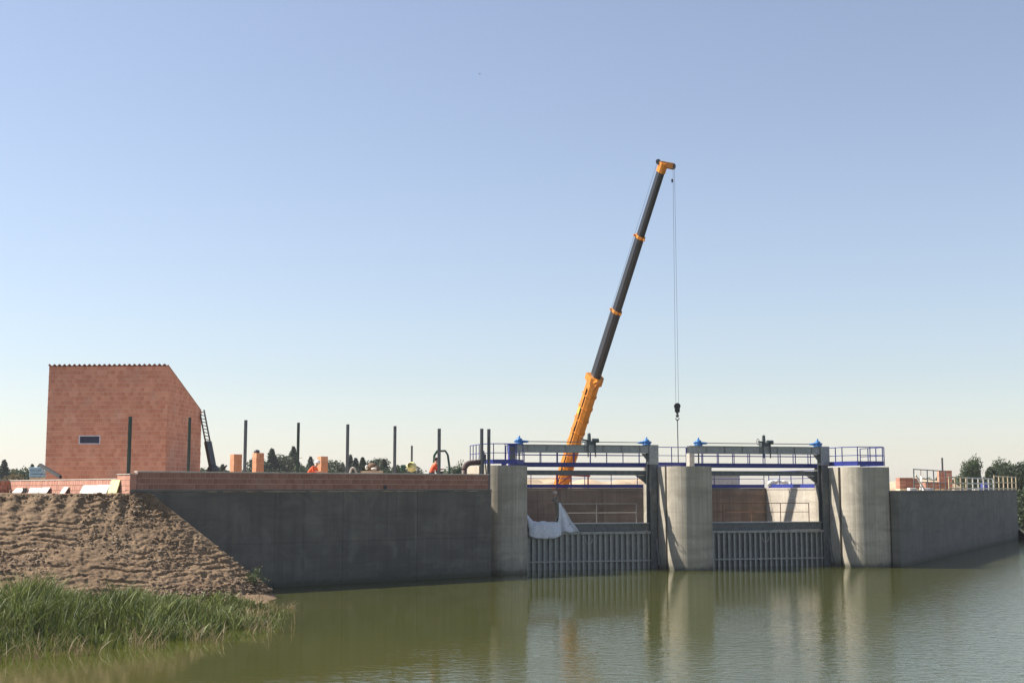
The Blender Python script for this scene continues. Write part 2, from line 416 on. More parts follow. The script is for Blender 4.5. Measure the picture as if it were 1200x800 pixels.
# the near bank that the photographer stands on
mb = MB(); vs = []; fs = []
ys = [-60, -10, 2, 6, 12, 18]; zs = [3.0, 3.05, 3.02, 2.6, 0.9, -0.6]; xs = [-60 + 6 * i for i in range(21)]
for j, y in enumerate(ys):
    for x in xs: vs.append((x, y + 1.2 * noise.noise((x * .08, y * .1, 3)), zs[j] + 0.12 * noise.noise((x * .3, y * .3, 1))))
nx = len(xs)
for j in range(len(ys) - 1):
    for i in range(nx - 1): fs.append((j * nx + i, j * nx + i + 1, (j + 1) * nx + i + 1, (j + 1) * nx + i))
mb.add(vs, fs); struct('near_bank', mb, M['field'], True)

# left plateau behind the parapet (fill up to just under the coping)
PLZ = 4.42
LW = lambda s_, d: L((s_, d, 0))
pts = [LW(0.55, 0.5), LW(LLEN - 0.2, 0.5), W((-1.5, 3.2, 0)), W((-1.5, REARB + 1, 0)), Vector((-14, 150, 0)), Vector((-70, 150, 0)), Vector((-60, 84, 0)), LW(0.55, 22)]
mb = MB(); mb.prism([(p.x, p.y) for p in pts], GZ - 0.5, PLZ); struct('building_platform', mb, M['sand'])

# ------------------------------------------------------------------ embankment of bare soil, left
def chain(pts, u):
    d = [0.0]
    for a, c in zip(pts[:-1], pts[1:]): d.append(d[-1] + (Vector(c) - Vector(a)).length)
    t = u * d[-1]
    for i in range(len(pts) - 1):
        if t <= d[i + 1] + 1e-6:
            k = (t - d[i]) / (d[i + 1] - d[i]); return Vector(pts[i]).lerp(Vector(pts[i + 1]), k)
    return Vector(pts[-1])
g_ = lambda px, py, z: ground(px, py, z)
tip = g_(319, 691, 0.28)
toe_w = tip
toe = [tip, g_(285, 697, 0.22), g_(240, 703, 0.12), g_(170, 709, 0.05), g_(90, 712, 0.02), g_(0, 714, 0.0), g_(-110, 716, 0.0), g_(-300, 722, 0.0)]
k0 = L((0.80, -0.40, 0)); k0.z = 4.43
crest = [k0, k0 + Vector((-.9, -.15, 0)), k0 + Vector((-2.4, -.45, 0)), k0 + Vector((-5.0, -.9, 0)), k0 + Vector((-7.6, -1.3, 0)), k0 + Vector((-10.5, -1.8, 0)), k0 + Vector((-14, -2.4, 0)), k0 + Vector((-21, -3.4, 0))]
NU, NV = 560, 170
vs = []; fs = []
def soil_disp(p, u, v):
    e = 0.07 * noise.fractal((p.x * .5, p.y * .5, p.z * .5), 1.0, 2.0, 3)
    e += 0.06 * noise.fractal((p.x * 2.6, p.y * 2.6, p.z * 2.6 + 9), 0.8, 2.1, 4) + 0.035 * noise.fractal((p.x * 7, p.y * 7, p.z * 9), 0.6, 2.1, 3)
    # grouser marks of the machine that rolled along the slope: short steps one above the other
    mask = max(0.0, noise.noise((p.x * .33 + 4, p.y * .33, p.z * .9)) + 0.28)
    ph = v * 21 + 1.6 * noise.noise((p.x * .4, p.y * .4, 5)) + 0.3 * noise.noise((p.x * 2, p.y * 2, 2))
    fr = ph % 1.0
    gr = math.exp(-((fr - .5) / .10) ** 2)
    seg = max(0.0, noise.noise((p.x * .8 + 7 * (ph // 1), p.y * .5, ph // 1)) + .18)
    e -= 0.20 * min(1, mask * 2.0) * gr * min(1, seg * 2.6)
    e += 0.05 * min(1, mask * 1.6) * (fr - .5) * (0.5 + 0.5 * noise.noise((p.x * 1.4, p.y * 1.4, ph // 1)))
    rg = 1 - abs(noise.noise((p.x * 3.4, p.y * 3.4, p.z * 3.4 + 20))) * 2
    e += 0.07 * (rg - .5) * max(0, .3 + noise.noise((p.x * .6, p.y * .6, 30)))
    e += 0.03 * noise.noise((p.x * 13, p.y * 13, p.z * 15))
    # vertical bucket marks near the crest
    m2 = max(0.0, min(1.0, (v - 0.70) / 0.18)) * max(0.0, min(1.0, (1.0 - v) / 0.05))
    e += 0.13 * m2 * math.sin(p.x * 7.5 + 1.5 * p.z + 2.0 * noise.noise((p.x, p.y, 3))) * (0.4 + 0.6 * abs(noise.noise((p.x * 1.1, p.y * 1.1, 8))))
    return e
rowsv = [(-0.30, 0)] 
for j in range(NV + 1):
    v = j / NV
    for i in range(NU + 1):
        u = (i / NU) ** 1.35
        a = chain(toe, u); c = chain(crest, u)
        p = a.lerp(c, v)
        sag = 0.10 * math.sin(math.pi * v) * min(1, u * 6)
        n_ = Vector((0.24, -0.55, 0.8))
        fade = min(1.0, u * 25 + 0.25) * (1.0 if v > 0.02 else 0.4) * (1.0 if v < 0.985 else 0.5)
        p = p + n_ * (soil_disp(p, u, v) * fade) - Vector((0, 0, sag))
        if v < 0.07 and u > 0.03: p.z -= (0.07 - v) * 3.0 * abs(noise.noise((p.x * .6, p.y * .6, 1)))
        vs.append(p)
for j in range(NV):
    for i in range(NU):
        fs.append((j * (NU + 1) + i, (j + 1) * (NU + 1) + i, (j + 1) * (NU + 1) + i + 1, j * (NU + 1) + i + 1))
# flat ground behind the crest, up to the low wall
base = len(vs)
lw0 = L((-0.2, .2, 0)); lw1 = L((-0.2, 24, 0))
for i in range(NU + 1):
    u = (i / NU) ** 1.35; c = chain(crest, u); k = min(1.0, u * 1.6)
    q = lw0.lerp(lw1, k); q = Vector((min(q.x, c.x - .2) if u > 0.3 else q.x, max(q.y, c.y + .3), 4.40)); vs.append(q)
for i in range(NU): fs.append((NV * (NU + 1) + i, base + i, base + i + 1, NV * (NU + 1) + i + 1))
# right flank of the bank, falling away behind its edge to the wing wall
base = len(vs)
for j in range(NV + 1):
    e_ = vs[j * (NU + 1)]; v = j / NV
    q = L(((1 - v) * ((tip - CORNER).length - .2) + v * .5, .2, 0)); vs.append(Vector((q.x, q.y, e_.z - 1.0 if v < .8 else e_.z - 1.0 * (1 - v) / .2)))
for j in range(NV): fs.append((j * (NU + 1), base + j, base + j + 1, (j + 1) * (NU + 1)))
me = bpy.data.meshes.new('soil_embankment'); me.from_pydata(vs, [], fs); me.materials.append(M['soil'])
for p in me.polygons: p.use_smooth = True
emb = link('soil_embankment', me); emb['kind'] = 'structure'
EMB = np.array([tuple(p) for p in vs[:(NU + 1) * (NV + 1)]]).reshape(NV + 1, NU + 1, 3)
# loose clods and stones
mb_v = []; mb_f = []
ico = [(0, 0, 1), (.89, 0, .45), (.28, .85, .45), (-.72, .53, .45), (-.72, -.53, .45), (.28, -.85, .45), (.72, .53, -.45), (-.28, .85, -.45), (-.89, 0, -.45), (-.28, -.85, -.45), (.72, -.53, -.45), (0, 0, -1)]
icf = [(0, 1, 2), (0, 2, 3), (0, 3, 4), (0, 4, 5), (0, 5, 1), (1, 6, 2), (2, 7, 3), (3, 8, 4), (4, 9, 5), (5, 10, 1), (2, 6, 7), (3, 7, 8), (4, 8, 9), (5, 9, 10), (1, 10, 6), (11, 7, 6), (11, 8, 7), (11, 9, 8), (11, 10, 9), (11, 6, 10)]
for k in range(20000):
    j = int(NV * (random.random() ** 1.7)); i = random.randrange(0, NU)
    if noise.noise((EMB[j, i, 0] * .5, EMB[j, i, 1] * .5, 7)) + (0.35 if j < 25 else 0) + (0.3 if j > NV - 8 else 0) < random.random() * 0.6 - 0.1: continue
    p = EMB[j, i]; r = 0.018 + 0.06 * random.random() ** 3 + (0.03 * random.random() if (j < 18 or j > NV - 6) else 0)
    o = len(mb_v); q = (random.uniform(.7, 1.4), random.uniform(.7, 1.4), random.uniform(.5, 1.0))
    for x, y, z in ico:
        t = random.uniform(.75, 1.2); mb_v.append((p[0] + x * r * q[0] * t, p[1] + y * r * q[1] * t, p[2] + z * r * q[2] * t))
    mb_f += [(a + o, b_ + o, c_ + o) for a, b_, c_ in icf]
me = bpy.data.meshes.new('soil_clods'); me.from_pydata(mb_v, [], mb_f); me.materials.append(M['clod'])
tag(link('soil_clods', me), 'loose brown clods and stones strewn over the bare embankment', 'soil clods', kind='stuff')

# low muddy berm in front of the embankment, where the reeds grow
edge = [(tip.x + 0.5, tip.y - 0.3, -0.25), g_(332, 705, -.15), g_(335, 722, -.15), g_(310, 742, -.15), g_(260, 752, -.15), g_(180, 757, -.15), g_(90, 765, -.15), g_(0, 772, -.15), g_(-110, 780, -.15), g_(-300, 790, -.15)]
BU, BV = 120, 16; vs = []; fs = []
for j in range(BV + 1):
    for i in range(BU + 1):
        u = i / BU; a = chain(edge, u); c = chain(toe, u) + Vector((-0.3, 0.3, -0.02)); p = a.lerp(c, j / BV)
        p.z = -0.2 + (c.z + 0.25) * (j / BV) ** 0.8 + 0.06 * noise.noise((p.x, p.y, 2)); vs.append(p)
for j in range(BV):
    for i in range(BU): fs.append((j * (BU + 1) + i, (j + 1) * (BU + 1) + i, (j + 1) * (BU + 1) + i + 1, j * (BU + 1) + i + 1))
me = bpy.data.meshes.new('muddy_berm'); me.from_pydata(vs, [], fs); me.materials.append(M['soil'])
for p in me.polygons: p.use_smooth = True
link('muddy_berm', me)['kind'] = 'structure'

# ------------------------------------------------------------------ reeds and grass
def blades(name, n, ufun, hfun, wid, m, label, seed, lean=0.45, skip=None):
    r = random.Random(seed); V = []; Fc = []
    cl = [(r.random(), r.random(), r.uniform(0, 6.28)) for _ in range(90)]
    for k in range(n):
        u, t = ufun(r)
        a = chain(edge, u); c = chain(toe, u); p = a.lerp(c, t)
        if skip and skip(r, u, t, p): continue
        h = hfun(r, u, t, p); 
        if h <= 0.05: continue
        z0 = max(-0.1, -0.15 + 0.4 * t)
        ang = r.uniform(0, 6.283); ln = h * lean * (0.25 + r.random())
        dx, dy = math.cos(ang) * ln, math.sin(ang) * ln
        ww = wid * r.uniform(.6, 1.3); fa = r.uniform(0, 3.14); wx, wy = math.cos(fa) * ww, math.sin(fa) * ww
        o = len(V)
        droop = r.uniform(0.0, 0.35)
        for q, kk in ((0, 1.0), (0.35, .95), (0.7, .7)):
            x = p.x + dx * q * q; y = p.y + dy * q * q; z = z0 + h * (q - droop * q ** 3)
            V += [(x - wx * kk, y - wy * kk, z), (x + wx * kk, y + wy * kk, z)]
        V.append((p.x + dx, p.y + dy, z0 + h * (1 - droop)))
        Fc += [(o, o + 1, o + 3, o + 2), (o + 2, o + 3, o + 5, o + 4), (o + 4, o + 5, o + 6)]
    me = bpy.data.meshes.new(name); me.from_pydata(V, [], Fc); me.materials.append(m)
    return tag(link(name, me), label, 'reeds', kind='stuff')
def hgt(r, u, t, p):
    cl = noise.noise((p.x * .62, p.y * .5, 0)) + .5 * noise.noise((p.x * 1.7, p.y * 1.3, 3))
    left = min(1.0, max(0.0, (u - 0.30) / 0.35))
    h = (0.34 + 0.62 * left) * (0.85 + 0.85 * cl + 0.45 * r.random())
    return max(.12, h) * (0.6 + 0.6 * min(1, t * 3)) * (1.0 if t < .7 else .65)
def sparse(r, u, t, p):
    c = noise.noise((p.x * .8, p.y * .6, 4)) + .6 * noise.noise((p.x * 2.1, p.y * 1.6, 8))
    keep = min(1.0, max(0.0, (u - .16) / .26)) * (1.0 if c > -.05 else max(.06, 1.0 + 3.2 * (c + .05)))
    if t < .25: keep *= .55 + .45 * (c > .15)
    if t > .72: keep *= max(.05, (1.0 - t) / .28)
    return r.random() > keep
blades('reed_bed', 34000, lambda r: (0.12 + 0.88 * r.random() ** 0.85, -.06 + r.random() ** 0.8 * 1.0), hgt, 0.017, M['grass'],
       'tall green reeds and grass growing along the water edge', 3, .5, skip=sparse)
blades('bright_reeds', 9000, lambda r: (0.15 + 0.85 * r.random() ** 0.85, r.random() ** 0.7 * .9), lambda r, u, t, p: hgt(r, u, t, p) * 1.08, 0.022, M['grass_light'],
       'lighter yellow-green leaves standing out of the reed bed at the water edge', 8, .65, skip=lambda r, u, t, p: noise.noise((p.x * .9, p.y * .9, 21)) < 0.05 or sparse(r, u, t, p))
blades('dry_stalks', 5200, lambda r: (0.07 + 0.93 * r.random(), -.12 + r.random() ** 2.0 * .9), lambda r, u, t, p: (0.3 + 0.5 * r.random()) * (0.55 + 0.5 * (u > .35)), 0.012, M['grass_dry'],
       'dry brown stalks mixed among the green reeds at the water edge', 5, 0.8,
       skip=lambda r, u, t, p: noise.noise((p.x * .7, p.y * .7, 14)) < (0.12 if u > .2 else -.1) or (u < .22 and r.random() < .75))

# ------------------------------------------------------------------ left wing wall, parapet
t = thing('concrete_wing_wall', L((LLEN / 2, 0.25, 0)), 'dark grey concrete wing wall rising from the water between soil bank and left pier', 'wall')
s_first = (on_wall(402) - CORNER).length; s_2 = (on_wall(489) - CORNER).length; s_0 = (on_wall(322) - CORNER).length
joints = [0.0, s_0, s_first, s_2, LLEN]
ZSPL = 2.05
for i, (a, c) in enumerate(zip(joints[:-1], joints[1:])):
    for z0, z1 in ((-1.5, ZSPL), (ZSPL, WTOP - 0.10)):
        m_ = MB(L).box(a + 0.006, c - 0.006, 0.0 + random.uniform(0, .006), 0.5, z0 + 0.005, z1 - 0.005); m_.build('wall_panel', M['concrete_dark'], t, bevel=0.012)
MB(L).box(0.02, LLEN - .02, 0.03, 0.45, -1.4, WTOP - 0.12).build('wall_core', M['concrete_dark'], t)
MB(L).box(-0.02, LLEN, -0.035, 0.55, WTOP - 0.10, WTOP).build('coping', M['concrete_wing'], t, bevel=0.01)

def block_wall(root, xf, ang, s0, s1, z0, ncourse, d0, thick, bl, bh, mesh_name, m, jit=0.006, holes=(), limit=300, joined_mat=None, prefer=None, cut=None):
    """lay blocks in running bond; up to `limit` as separate objects, the rest joined as one part"""
    me = block_mesh(mesh_name, m); items = []
    for k in range(ncourse):
        off = (bl / 2 if k % 2 else 0.0)
        x = s0 - off
        while x < s1 - 0.02:
            a, c = max(x, s0), min(x + bl, s1); x += bl
            if c - a < 0.04: continue
            za, zb = z0 + k * bh, z0 + (k + 1) * bh
            segs = [(a, c)]
            for (h0, h1, hz0, hz1) in holes:
                if zb > hz0 + 0.02 and za < hz1 - 0.02:
                    ns = []
                    for (p, q) in segs:
                        if q <= h0 or p >= h1: ns.append((p, q)); continue
                        if p < h0 - .02: ns.append((p, h0))
                        if q > h1 + .02: ns.append((h1, q))
                    segs = ns
            for p, q in segs: items.append((p, q, za, zb))
    keep = []; rest = []
    for it in items:
        full = (it[1] - it[0]) > bl * 0.9 and (cut is None or it[3] <= min(cut(it[0]), cut(it[1])))
        (keep if full else rest).append(it)
    if prefer: keep.sort(key=prefer)
    if len(items) <= limit and cut is None: keep = items; rest = []
    elif len(keep) > limit: rest += keep[limit:]; keep = keep[:limit]
    j = 0.026
    for p, q, za, zb in keep:
        dd = random.uniform(-jit, jit)
        piece('brick', me, xf(((p + q) / 2, d0 + thick / 2 + dd, (za + zb) / 2)), (q - p - j, thick, zb - za - j), ang, root)
    if rest:
        mb = MB(xf)
        for p, q, za, zb in rest:
            dd = random.uniform(-jit, jit); y0, y1 = d0 + dd, d0 + thick + dd
            p += j / 2; q -= j / 2; za += j / 2; zb -= j / 2
            if cut is None: mb.box(p, q, y0, y1, za, zb); continue
            ta, tb = min(zb, cut(p)), min(zb, cut(q))
            if ta < za and tb < za: continue
            ta = max(ta, za + .004); tb = max(tb, za + .004)
            mb.add([(p, y0, za), (q, y0, za), (q, y1, za), (p, y1, za), (p, y0, ta), (q, y0, tb), (q, y1, tb), (p, y1, ta)],
                   [(3, 2, 1, 0), (4, 5, 6, 7), (0, 1, 5, 4), (1, 2, 6, 5), (2, 3, 7, 6), (3, 0, 4, 7)])
        o = mb.build('bricks', joined_mat or m, root); o['kind'] = 'stuff'
    return keep, rest

PT = 5.42
pl = (on_wall(573) - CORNER).length
t = thing('brick_parapet', L((pl / 2, 0.1, WTOP)), 'long low parapet of red-brown clay blocks along the top of the dark wing wall', 'parapet')
MB(L).box(0.34, pl - .02, 0.05, 0.30, WTOP, PT - 0.06).build('mortar', M['mortar'], t)
block_wall(t, L, WANG, 0.34, pl, WTOP + 0.005, 3, 0.03, 0.28, 0.25, 0.25, 'parapet_block', M['brick_parapet'])
MB(L).box(0.30, pl + .03, 0.0, 0.35, PT - 0.055, PT).build('cap', M['screed'], t, bevel=0.008)
MB(L).box(pl * .665, pl * .665 + .16, 0.0, 0.06, WTOP + 0.01, WTOP + 0.20).build('drain_hole', M['steel_black'], t)

# low sunlit brick wall running back from the corner, above the soil bank
LANG = WANG + math.pi / 2
LB = frame(L((0.0, 0.0, 0)), LANG)                              # x goes back, y goes left (outwards is +y)
t = thing('brick_wall', LB((8.5, 0, 4.3)), 'low sunlit pink brick wall running back from the parapet corner above the soil bank', 'wall')
MB(LB).box(0.02, 16.6, -0.27, -0.02, 4.25, 5.02).build('mortar', M['mortar'], t)
block_wall(t, LB, LANG, 1.5, 16.7, 4.30, 3, -0.29, 0.30, 0.25, 0.25, 'low_block', M['brick_pink'])
MB(LB).box(1.5, 16.72, -0.32, 0.03, 5.055, 5.10).build('cap', M['screed'], t)
me_p = block_mesh('corner_block', M['brick_pink'])
for k in range(4):
    for j in range(3): piece('brick', me_p, LB((.25 + j * .5, -.135, 4.28 + (k + .5) * .245)), (.488, .33 - .02 * (k % 2), .233), LANG, t)
MB(LB).box(-.02, 1.5, -.32, .05, 5.262, 5.30).build('pillar_cap', M['screed'], t)
t2 = thing('brick_wall', LB((16.75, 3.5, 4.3)), 'short shaded brick wall at the left edge of the picture, before the yellowing trees', 'wall')
LC = frame(LB((16.75, 0, 0)), LANG + math.pi / 2)
MB(LC).box(0.0, 9.0, -0.32, -0.02, 4.25, 5.0).build('mortar', M['mortar'], t2)
block_wall(t2, LC, LANG + math.pi / 2, 0.0, 9.0, 4.30, 3, -0.01, 0.06, 0.25, 0.25, 'low_block_b', M['brick'])
MB(LC).box(0.0, 9.0, -0.32, 0.08, 5.055, 5.09).build('cap', M['screed'], t2)

# ------------------------------------------------------------------ brick house
HY = 75.5
hl = at(52.0, 560, HY + 0.30); hr = at(193.5, 560, HY)
HANG = math.atan2(hr.y - hl.y, hr.x - hl.x)
H = frame((hl.x, hl.y), HANG); HWID = (hr - hl).length; HDEP = 7.2
HZ0 = 4.42; HTOP = at(193.5, 428.5, HY).z; HBACK = at(234, 482, HY + HDEP).z
BH = 0.25
t = thing('brick_house', H((HWID / 2, HDEP / 2, HZ0)), 'tall windowless-looking house of salmon clay blocks with lean-to roofline and one slit window', 'house')
t['label'] = 'tall bare house of salmon clay blocks with sloping top and one slit window'
ncs = int((HTOP - HZ0) / BH)
wz0 = HZ0 + round((at(100, 518, HY).z - HZ0) / BH) * BH; wz1 = wz0 + 2 * BH
ws0 = (at(91, 514, HY) - hl).x; ws1 = (at(116.5, 514, HY) - hl).x
th = 0.16
BHX = (HTOP - HZ0) / ncs
wz0 = HZ0 + round((at(100, 518.5, HY).z - HZ0) / BHX) * BHX; wz1 = wz0 + 2 * BHX
block_wall(t, H, HANG, 0.0, HWID, HZ0, ncs, 0.0, th, HWID / 28, BHX, 'house_block', M['brick'], holes=[(ws0, ws1, wz0, wz1)], joined_mat=M['brick_joined'],
           prefer=lambda it: abs((it[2] + it[3]) / 2 - (wz1 + 0.2)) + 0.0 * it[0])
slope = (HTOP - HBACK) / HDEP
HS = frame(H((HWID, 0, 0)), HANG + math.pi / 2)                  # right side: x goes back
block_wall(t, HS, HANG + math.pi / 2, th + 0.005, HDEP, HZ0, ncs, 0.0, th, 0.25, BHX, 'house_block_side', M['brick'], limit=0, joined_mat=M['brick_joined'], cut=lambda x: HTOP - slope * x)
HSL = frame(H((th, 0, 0)), HANG + math.pi / 2)
block_wall(t, HSL, HANG + math.pi / 2, th + 0.005, HDEP, HZ0, ncs, 0.0, th, 0.25, BHX, 'house_block_left', M['brick'], limit=0, joined_mat=M['brick_joined'], cut=lambda x: HTOP - slope * x)
# inner mortar leaf behind the joints
def leaf(xf, x0, x1, y0, y1, top0, top1, name='mortar'):
    return MB(xf).add([(x0, y0, HZ0 - .3), (x1, y0, HZ0 - .3), (x1, y1, HZ0 - .3), (x0, y1, HZ0 - .3), (x0, y0, top0), (x1, y0, top1), (x1, y1, top1), (x0, y1, top0)],
                      [(3, 2, 1, 0), (4, 5, 6, 7), (0, 1, 5, 4), (1, 2, 6, 5), (2, 3, 7, 6), (3, 0, 4, 7)])
for (a, b_, z0, z1) in ((0.02, ws0, HZ0, HTOP), (ws1, HWID - .02, HZ0, HTOP), (ws0, ws1, HZ0, wz0 - .005), (ws0, ws1, wz1 + .005, HTOP)):
    MB(H).box(a, b_, 0.014, th - .02, z0, z1 - 0.012).build('mortar', M['mortar'], t)
leaf(HS, th, HDEP - .02, 0.016, th - .02, HTOP - .02 - slope * th, HBACK - .02).build('mortar', M['mortar'], t)
leaf(HSL, th, HDEP - .02, 0.02, th - .016, HTOP - .02 - slope * th, HBACK - .02).build('mortar', M['mortar'], t)
MB(H).box(0.02, HWID - .02, HDEP - .2, HDEP, HZ0, HBACK - .02).build('back_wall', M['brick_joined'], t)
win = MB(H).box(ws0, ws1, 0.05, 0.09, wz0, wz1).build('window', M['glass_dark'], t)
f_ = MB(H)
f_.box(ws0, ws1, 0.0, 0.06, wz0, wz0 + .05); f_.box(ws0, ws1, 0.0, 0.06, wz1 - .05, wz1); f_.box(ws0, ws0 + .05, 0.0, 0.06, wz0 + .05, wz1 - .05); f_.box(ws1 - .05, ws1, 0.0, 0.06, wz0 + .05, wz1 - .05)
f_.build('frame', M['frame_white'], win)
# corrugated roof sheet, its wavy edge showing along the top of the front
mb = MB(H); vs = []; fs = []; nw = 24; nn = nw * 8
for i in range(nn + 1):
    x = -0.02 + (HWID + .02) * i / nn; z = 0.055 * math.sin(2 * math.pi * nw * i / nn) + 0.06
    for y, zz in ((-0.06, HTOP + slope * .06), (HDEP - .1, HBACK + slope * .1)):
        vs += [(x, y, zz + z), (x, y, zz + z - 0.03)]
for i in range(nn):
    a = 4 * i; c = a + 4
    fs += [(a, a + 2, c + 2, c), (a + 1, c + 1, c + 3, a + 3), (a, c, c + 1, a + 1), (a + 2, a + 3, c + 3, c + 2)]
mb.add(vs, fs).build('roof', M['roof'], t)

# ------------------------------------------------------------------ steel posts standing behind the parapet
def row_pt(px, d):                                                # on a line d metres inland of the wing wall
    dd = ray(px, 540); o = L((0, d, 0)); tt = Vector((math.cos(WANG), math.sin(WANG), 0))
    det = dd.x * (-tt.y) + dd.y * tt.x
    k = (o.x * (-tt.y) + o.y * tt.x) / det
    return Vector((dd.x * k, dd.y * k, 0))
posts = [(151, 488, 1.4, 0.10, 'green', 'dark green steel post in front of the house front, leftmost of the row'),
         (221, 489, 1.4, 0.08, 'green', 'dark steel post in front of the right side of the house'),
         (287, 492, 1.4, 0.09, 'grey', 'grey steel post beside the leftmost orange brick pillar'),
         (349, 495, 1.4, 0.08, 'green', 'dark steel post left of the crouching worker in orange'),
         (407, 497, 1.4, 0.09, 'grey', 'grey steel post right of the third orange brick pillar'),
         (462.5, 499, 1.4, 0.09, 'grey', 'grey steel post left of the pale yellow drum'),
         (514.5, 502, 1.4, 0.10, 'grey', 'grey steel post rising above the green machine cab'),
         (482.5, 522, 2.4, 0.06, 'grey', 'short thin dark post above the pale yellow drum'),
         (564.5, 502, 0.9, 0.10, 'grey', 'slim grey steel post by the blue railing, left of the pair beside the left pier'),
         (572.8, 502.5, 0.7, 0.10, 'grey', 'slim grey steel post touching the left pier, right of the pair')]
for px, py, d, wd, colr, lab in posts:
    p = row_pt(px, d); top = at(px, py, p.y).z
    t = thing('steel_post', (p.x, p.y, PLZ), lab, 'post', 'upright steel posts behind the parapet')
    X = frame((p.x, p.y), WANG); h_ = wd / 2 * 1.3; m_ = M['post_green'] if colr == 'green' else M['post_grey']
    mb = MB(X); mb.box(-h_, h_, -h_, -h_ + .018, PLZ, top); mb.box(-h_, h_, h_ - .018, h_, PLZ, top); mb.box(-.012, .012, -h_ + .018, h_ - .018, PLZ, top)
    mb.build('shaft', m_, t); MB(X).box(-h_ * 2, h_ * 2, -h_ * 2, h_ * 2, PLZ - .01, PLZ + .02).build('base_plate', m_, t)

# ------------------------------------------------------------------ brick pillar stubs
for px, py, wpx, d, lab in ((276.5, 532, 13, 3.4, 'leftmost orange brick pillar stub, left of a grey steel post'), (302.5, 530.5, 12.5, 3.6, 'middle orange brick pillar stub with a dark top'), (378, 534.5, 11.5, 3.4, 'rightmost orange brick pillar stub, right of the crouching worker')):
    p = row_pt(px, d); top = at(px, py, p.y).z; wd = wpx / F * p.y / 1.25
    t = thing('brick_pillar', (p.x, p.y, PLZ), lab, 'pillar', 'unfinished brick pillars behind the parapet')
    X = frame((p.x, p.y), WANG); nco = int((top - PLZ) / .25) ; bh = (top - PLZ) / nco
    MB(X).box(-wd / 2 + .015, wd / 2 - .015, -wd / 2 + .015, wd / 2 - .015, PLZ, top - .01).build('mortar', M['mortar'], t)
    me = block_mesh('pillar_block', M['brick_orange'])
    for k in range(nco):
        for sgn in (-1, 1):
            if k % 2: loc = X((sgn * wd / 4, 0, PLZ + (k + .5) * bh)); sc = (wd / 2 - .012, wd, bh - .012)
            else: loc = X((0, sgn * wd / 4, PLZ + (k + .5) * bh)); sc = (wd, wd / 2 - .012, bh - .012)
            piece('brick', me, loc, sc, WANG, t)
    if px == 302.5:
        MB(X).ball((0.0 - wd * .2, 0, top + .06), wd * .38, wd * .38, .11).build('mortar_bucket', M['steel_dark'], t)

# ------------------------------------------------------------------ piers
def nose_poly(cs, b1, r, extra=0.0, n=20):
    """bullet-shaped plan in the weir frame: round nose upstream (b<0), flat back at b1"""
    pts = []
    for i in range(n + 1):
        a = math.pi + math.pi * i / n
        x = math.cos(a) * r; y = math.sin(a) * r
        if i > n / 2 and extra: x += extra
        pts.append((cs + x, y))
        if extra and i == n // 2: pts.append((cs + x + extra, y))
    x1, x0 = cs + r + extra, cs - r                               # stop-log grooves on both flanks
    pts += [(x1, .15), (x1 - .15, .15), (x1 - .15, .45), (x1, .45), (x1, b1), (x0, b1), (x0, .45), (x0 + .15, .45), (x0 + .15, .15), (x0, .15)]
    return pts
LIFTS = [-1.5, 2.20, 3.30, PTOP]
def pier(cs, b1, extra, label, m):
    o = W((cs, b1 / 2, 0)); t = thing('concrete_pier', (o.x, o.y, 0), label, 'pier', 'round-nosed concrete piers of the weir')
    for z0, z1 in zip(LIFTS[:-1], LIFTS[1:]):
        mb = MB(W); mb.prism(nose_poly(cs, b1, PR, extra), z0 + .006, z1 - .006)
        ob = mb.build('pour_lift', m, t)
        for p in ob.data.polygons: p.use_smooth = abs(p.normal.z) < .5 and p.area < 2.0
        ob.data.set_sharp_from_angle(angle=R(30))
    MB(W).prism(nose_poly(cs, b1 - .02, PR - .02, extra), -1.4, PTOP - .02).build('core', m, t)
    return t
pier(0.0, 3.4, 0.0, 'left round-nosed concrete pier where the dark wing wall ends', M['concrete'])
pier(S2, 4.0, 0.0, 'middle round-nosed concrete pier between the two sluice gates', M['concrete'])
pier(S3, 3.4, 0.35, 'right round-nosed concrete pier with blue railing around its top', M['concrete'])

# ------------------------------------------------------------------ rear wall and long right abutment
sL1, sR1 = PR, S2 - PR; sL2, sR2 = S2 + PR, S3 - PR
RT = 4.68
o = W((S3 / 2, REARB, 0)); t = thing('rear_wall', (o.x, o.y, 0), 'brownish stained concrete wall closing the basin behind the gates', 'wall')
a = PR - 0.6; xs = [a]
while xs[-1] < S3 - PR - 1.0: xs.append(xs[-1] + 4.17)
xs[-1] = S3 - PR - 0.02
for p, q in zip(xs[:-1], xs[1:]):
    MB(W).box(p + .006, q - .006, REARB, REARB + .45, -1.5, RT - .12).build('wall_panel', M['concrete_brown'], t, bevel=.01)
MB(W).box(a, S3 - PR - .02, REARB - .04, REARB + .6, RT - .115, RT).build('coping', M['concrete_wing'], t)
o = W((S3 + .6, 8, 0)); t = thing('abutment_wall', (o.x, o.y, 0), 'pale sunlit concrete wall running back behind the right pier', 'wall')
for p, q in ((3.41, 6.6), (6.6, 9.6), (9.6, REARB + 3.0)):
    MB(W).box(S3 - PR + .01, S3 + PR, p + .005, q - .005, -1.5, RT - .1).build('wall_panel', M['concrete_light'], t, bevel=.01)
MB(W).box(S3 - PR - .02, S3 + PR, 3.42, REARB + 3.0, RT - .095, RT).build('coping', M['concrete_light'], t)
o = W((-.4, 8, 0)); t = thing('abutment_wall', (o.x, o.y, 0), 'concrete wall running back behind the left pier, below the blue corner railing', 'wall')
MB(W).box(-1.5, PR - .6, 3.41, REARB + 1.0, -1.5, RT).build('wall_panel', M['concrete_light'], t)

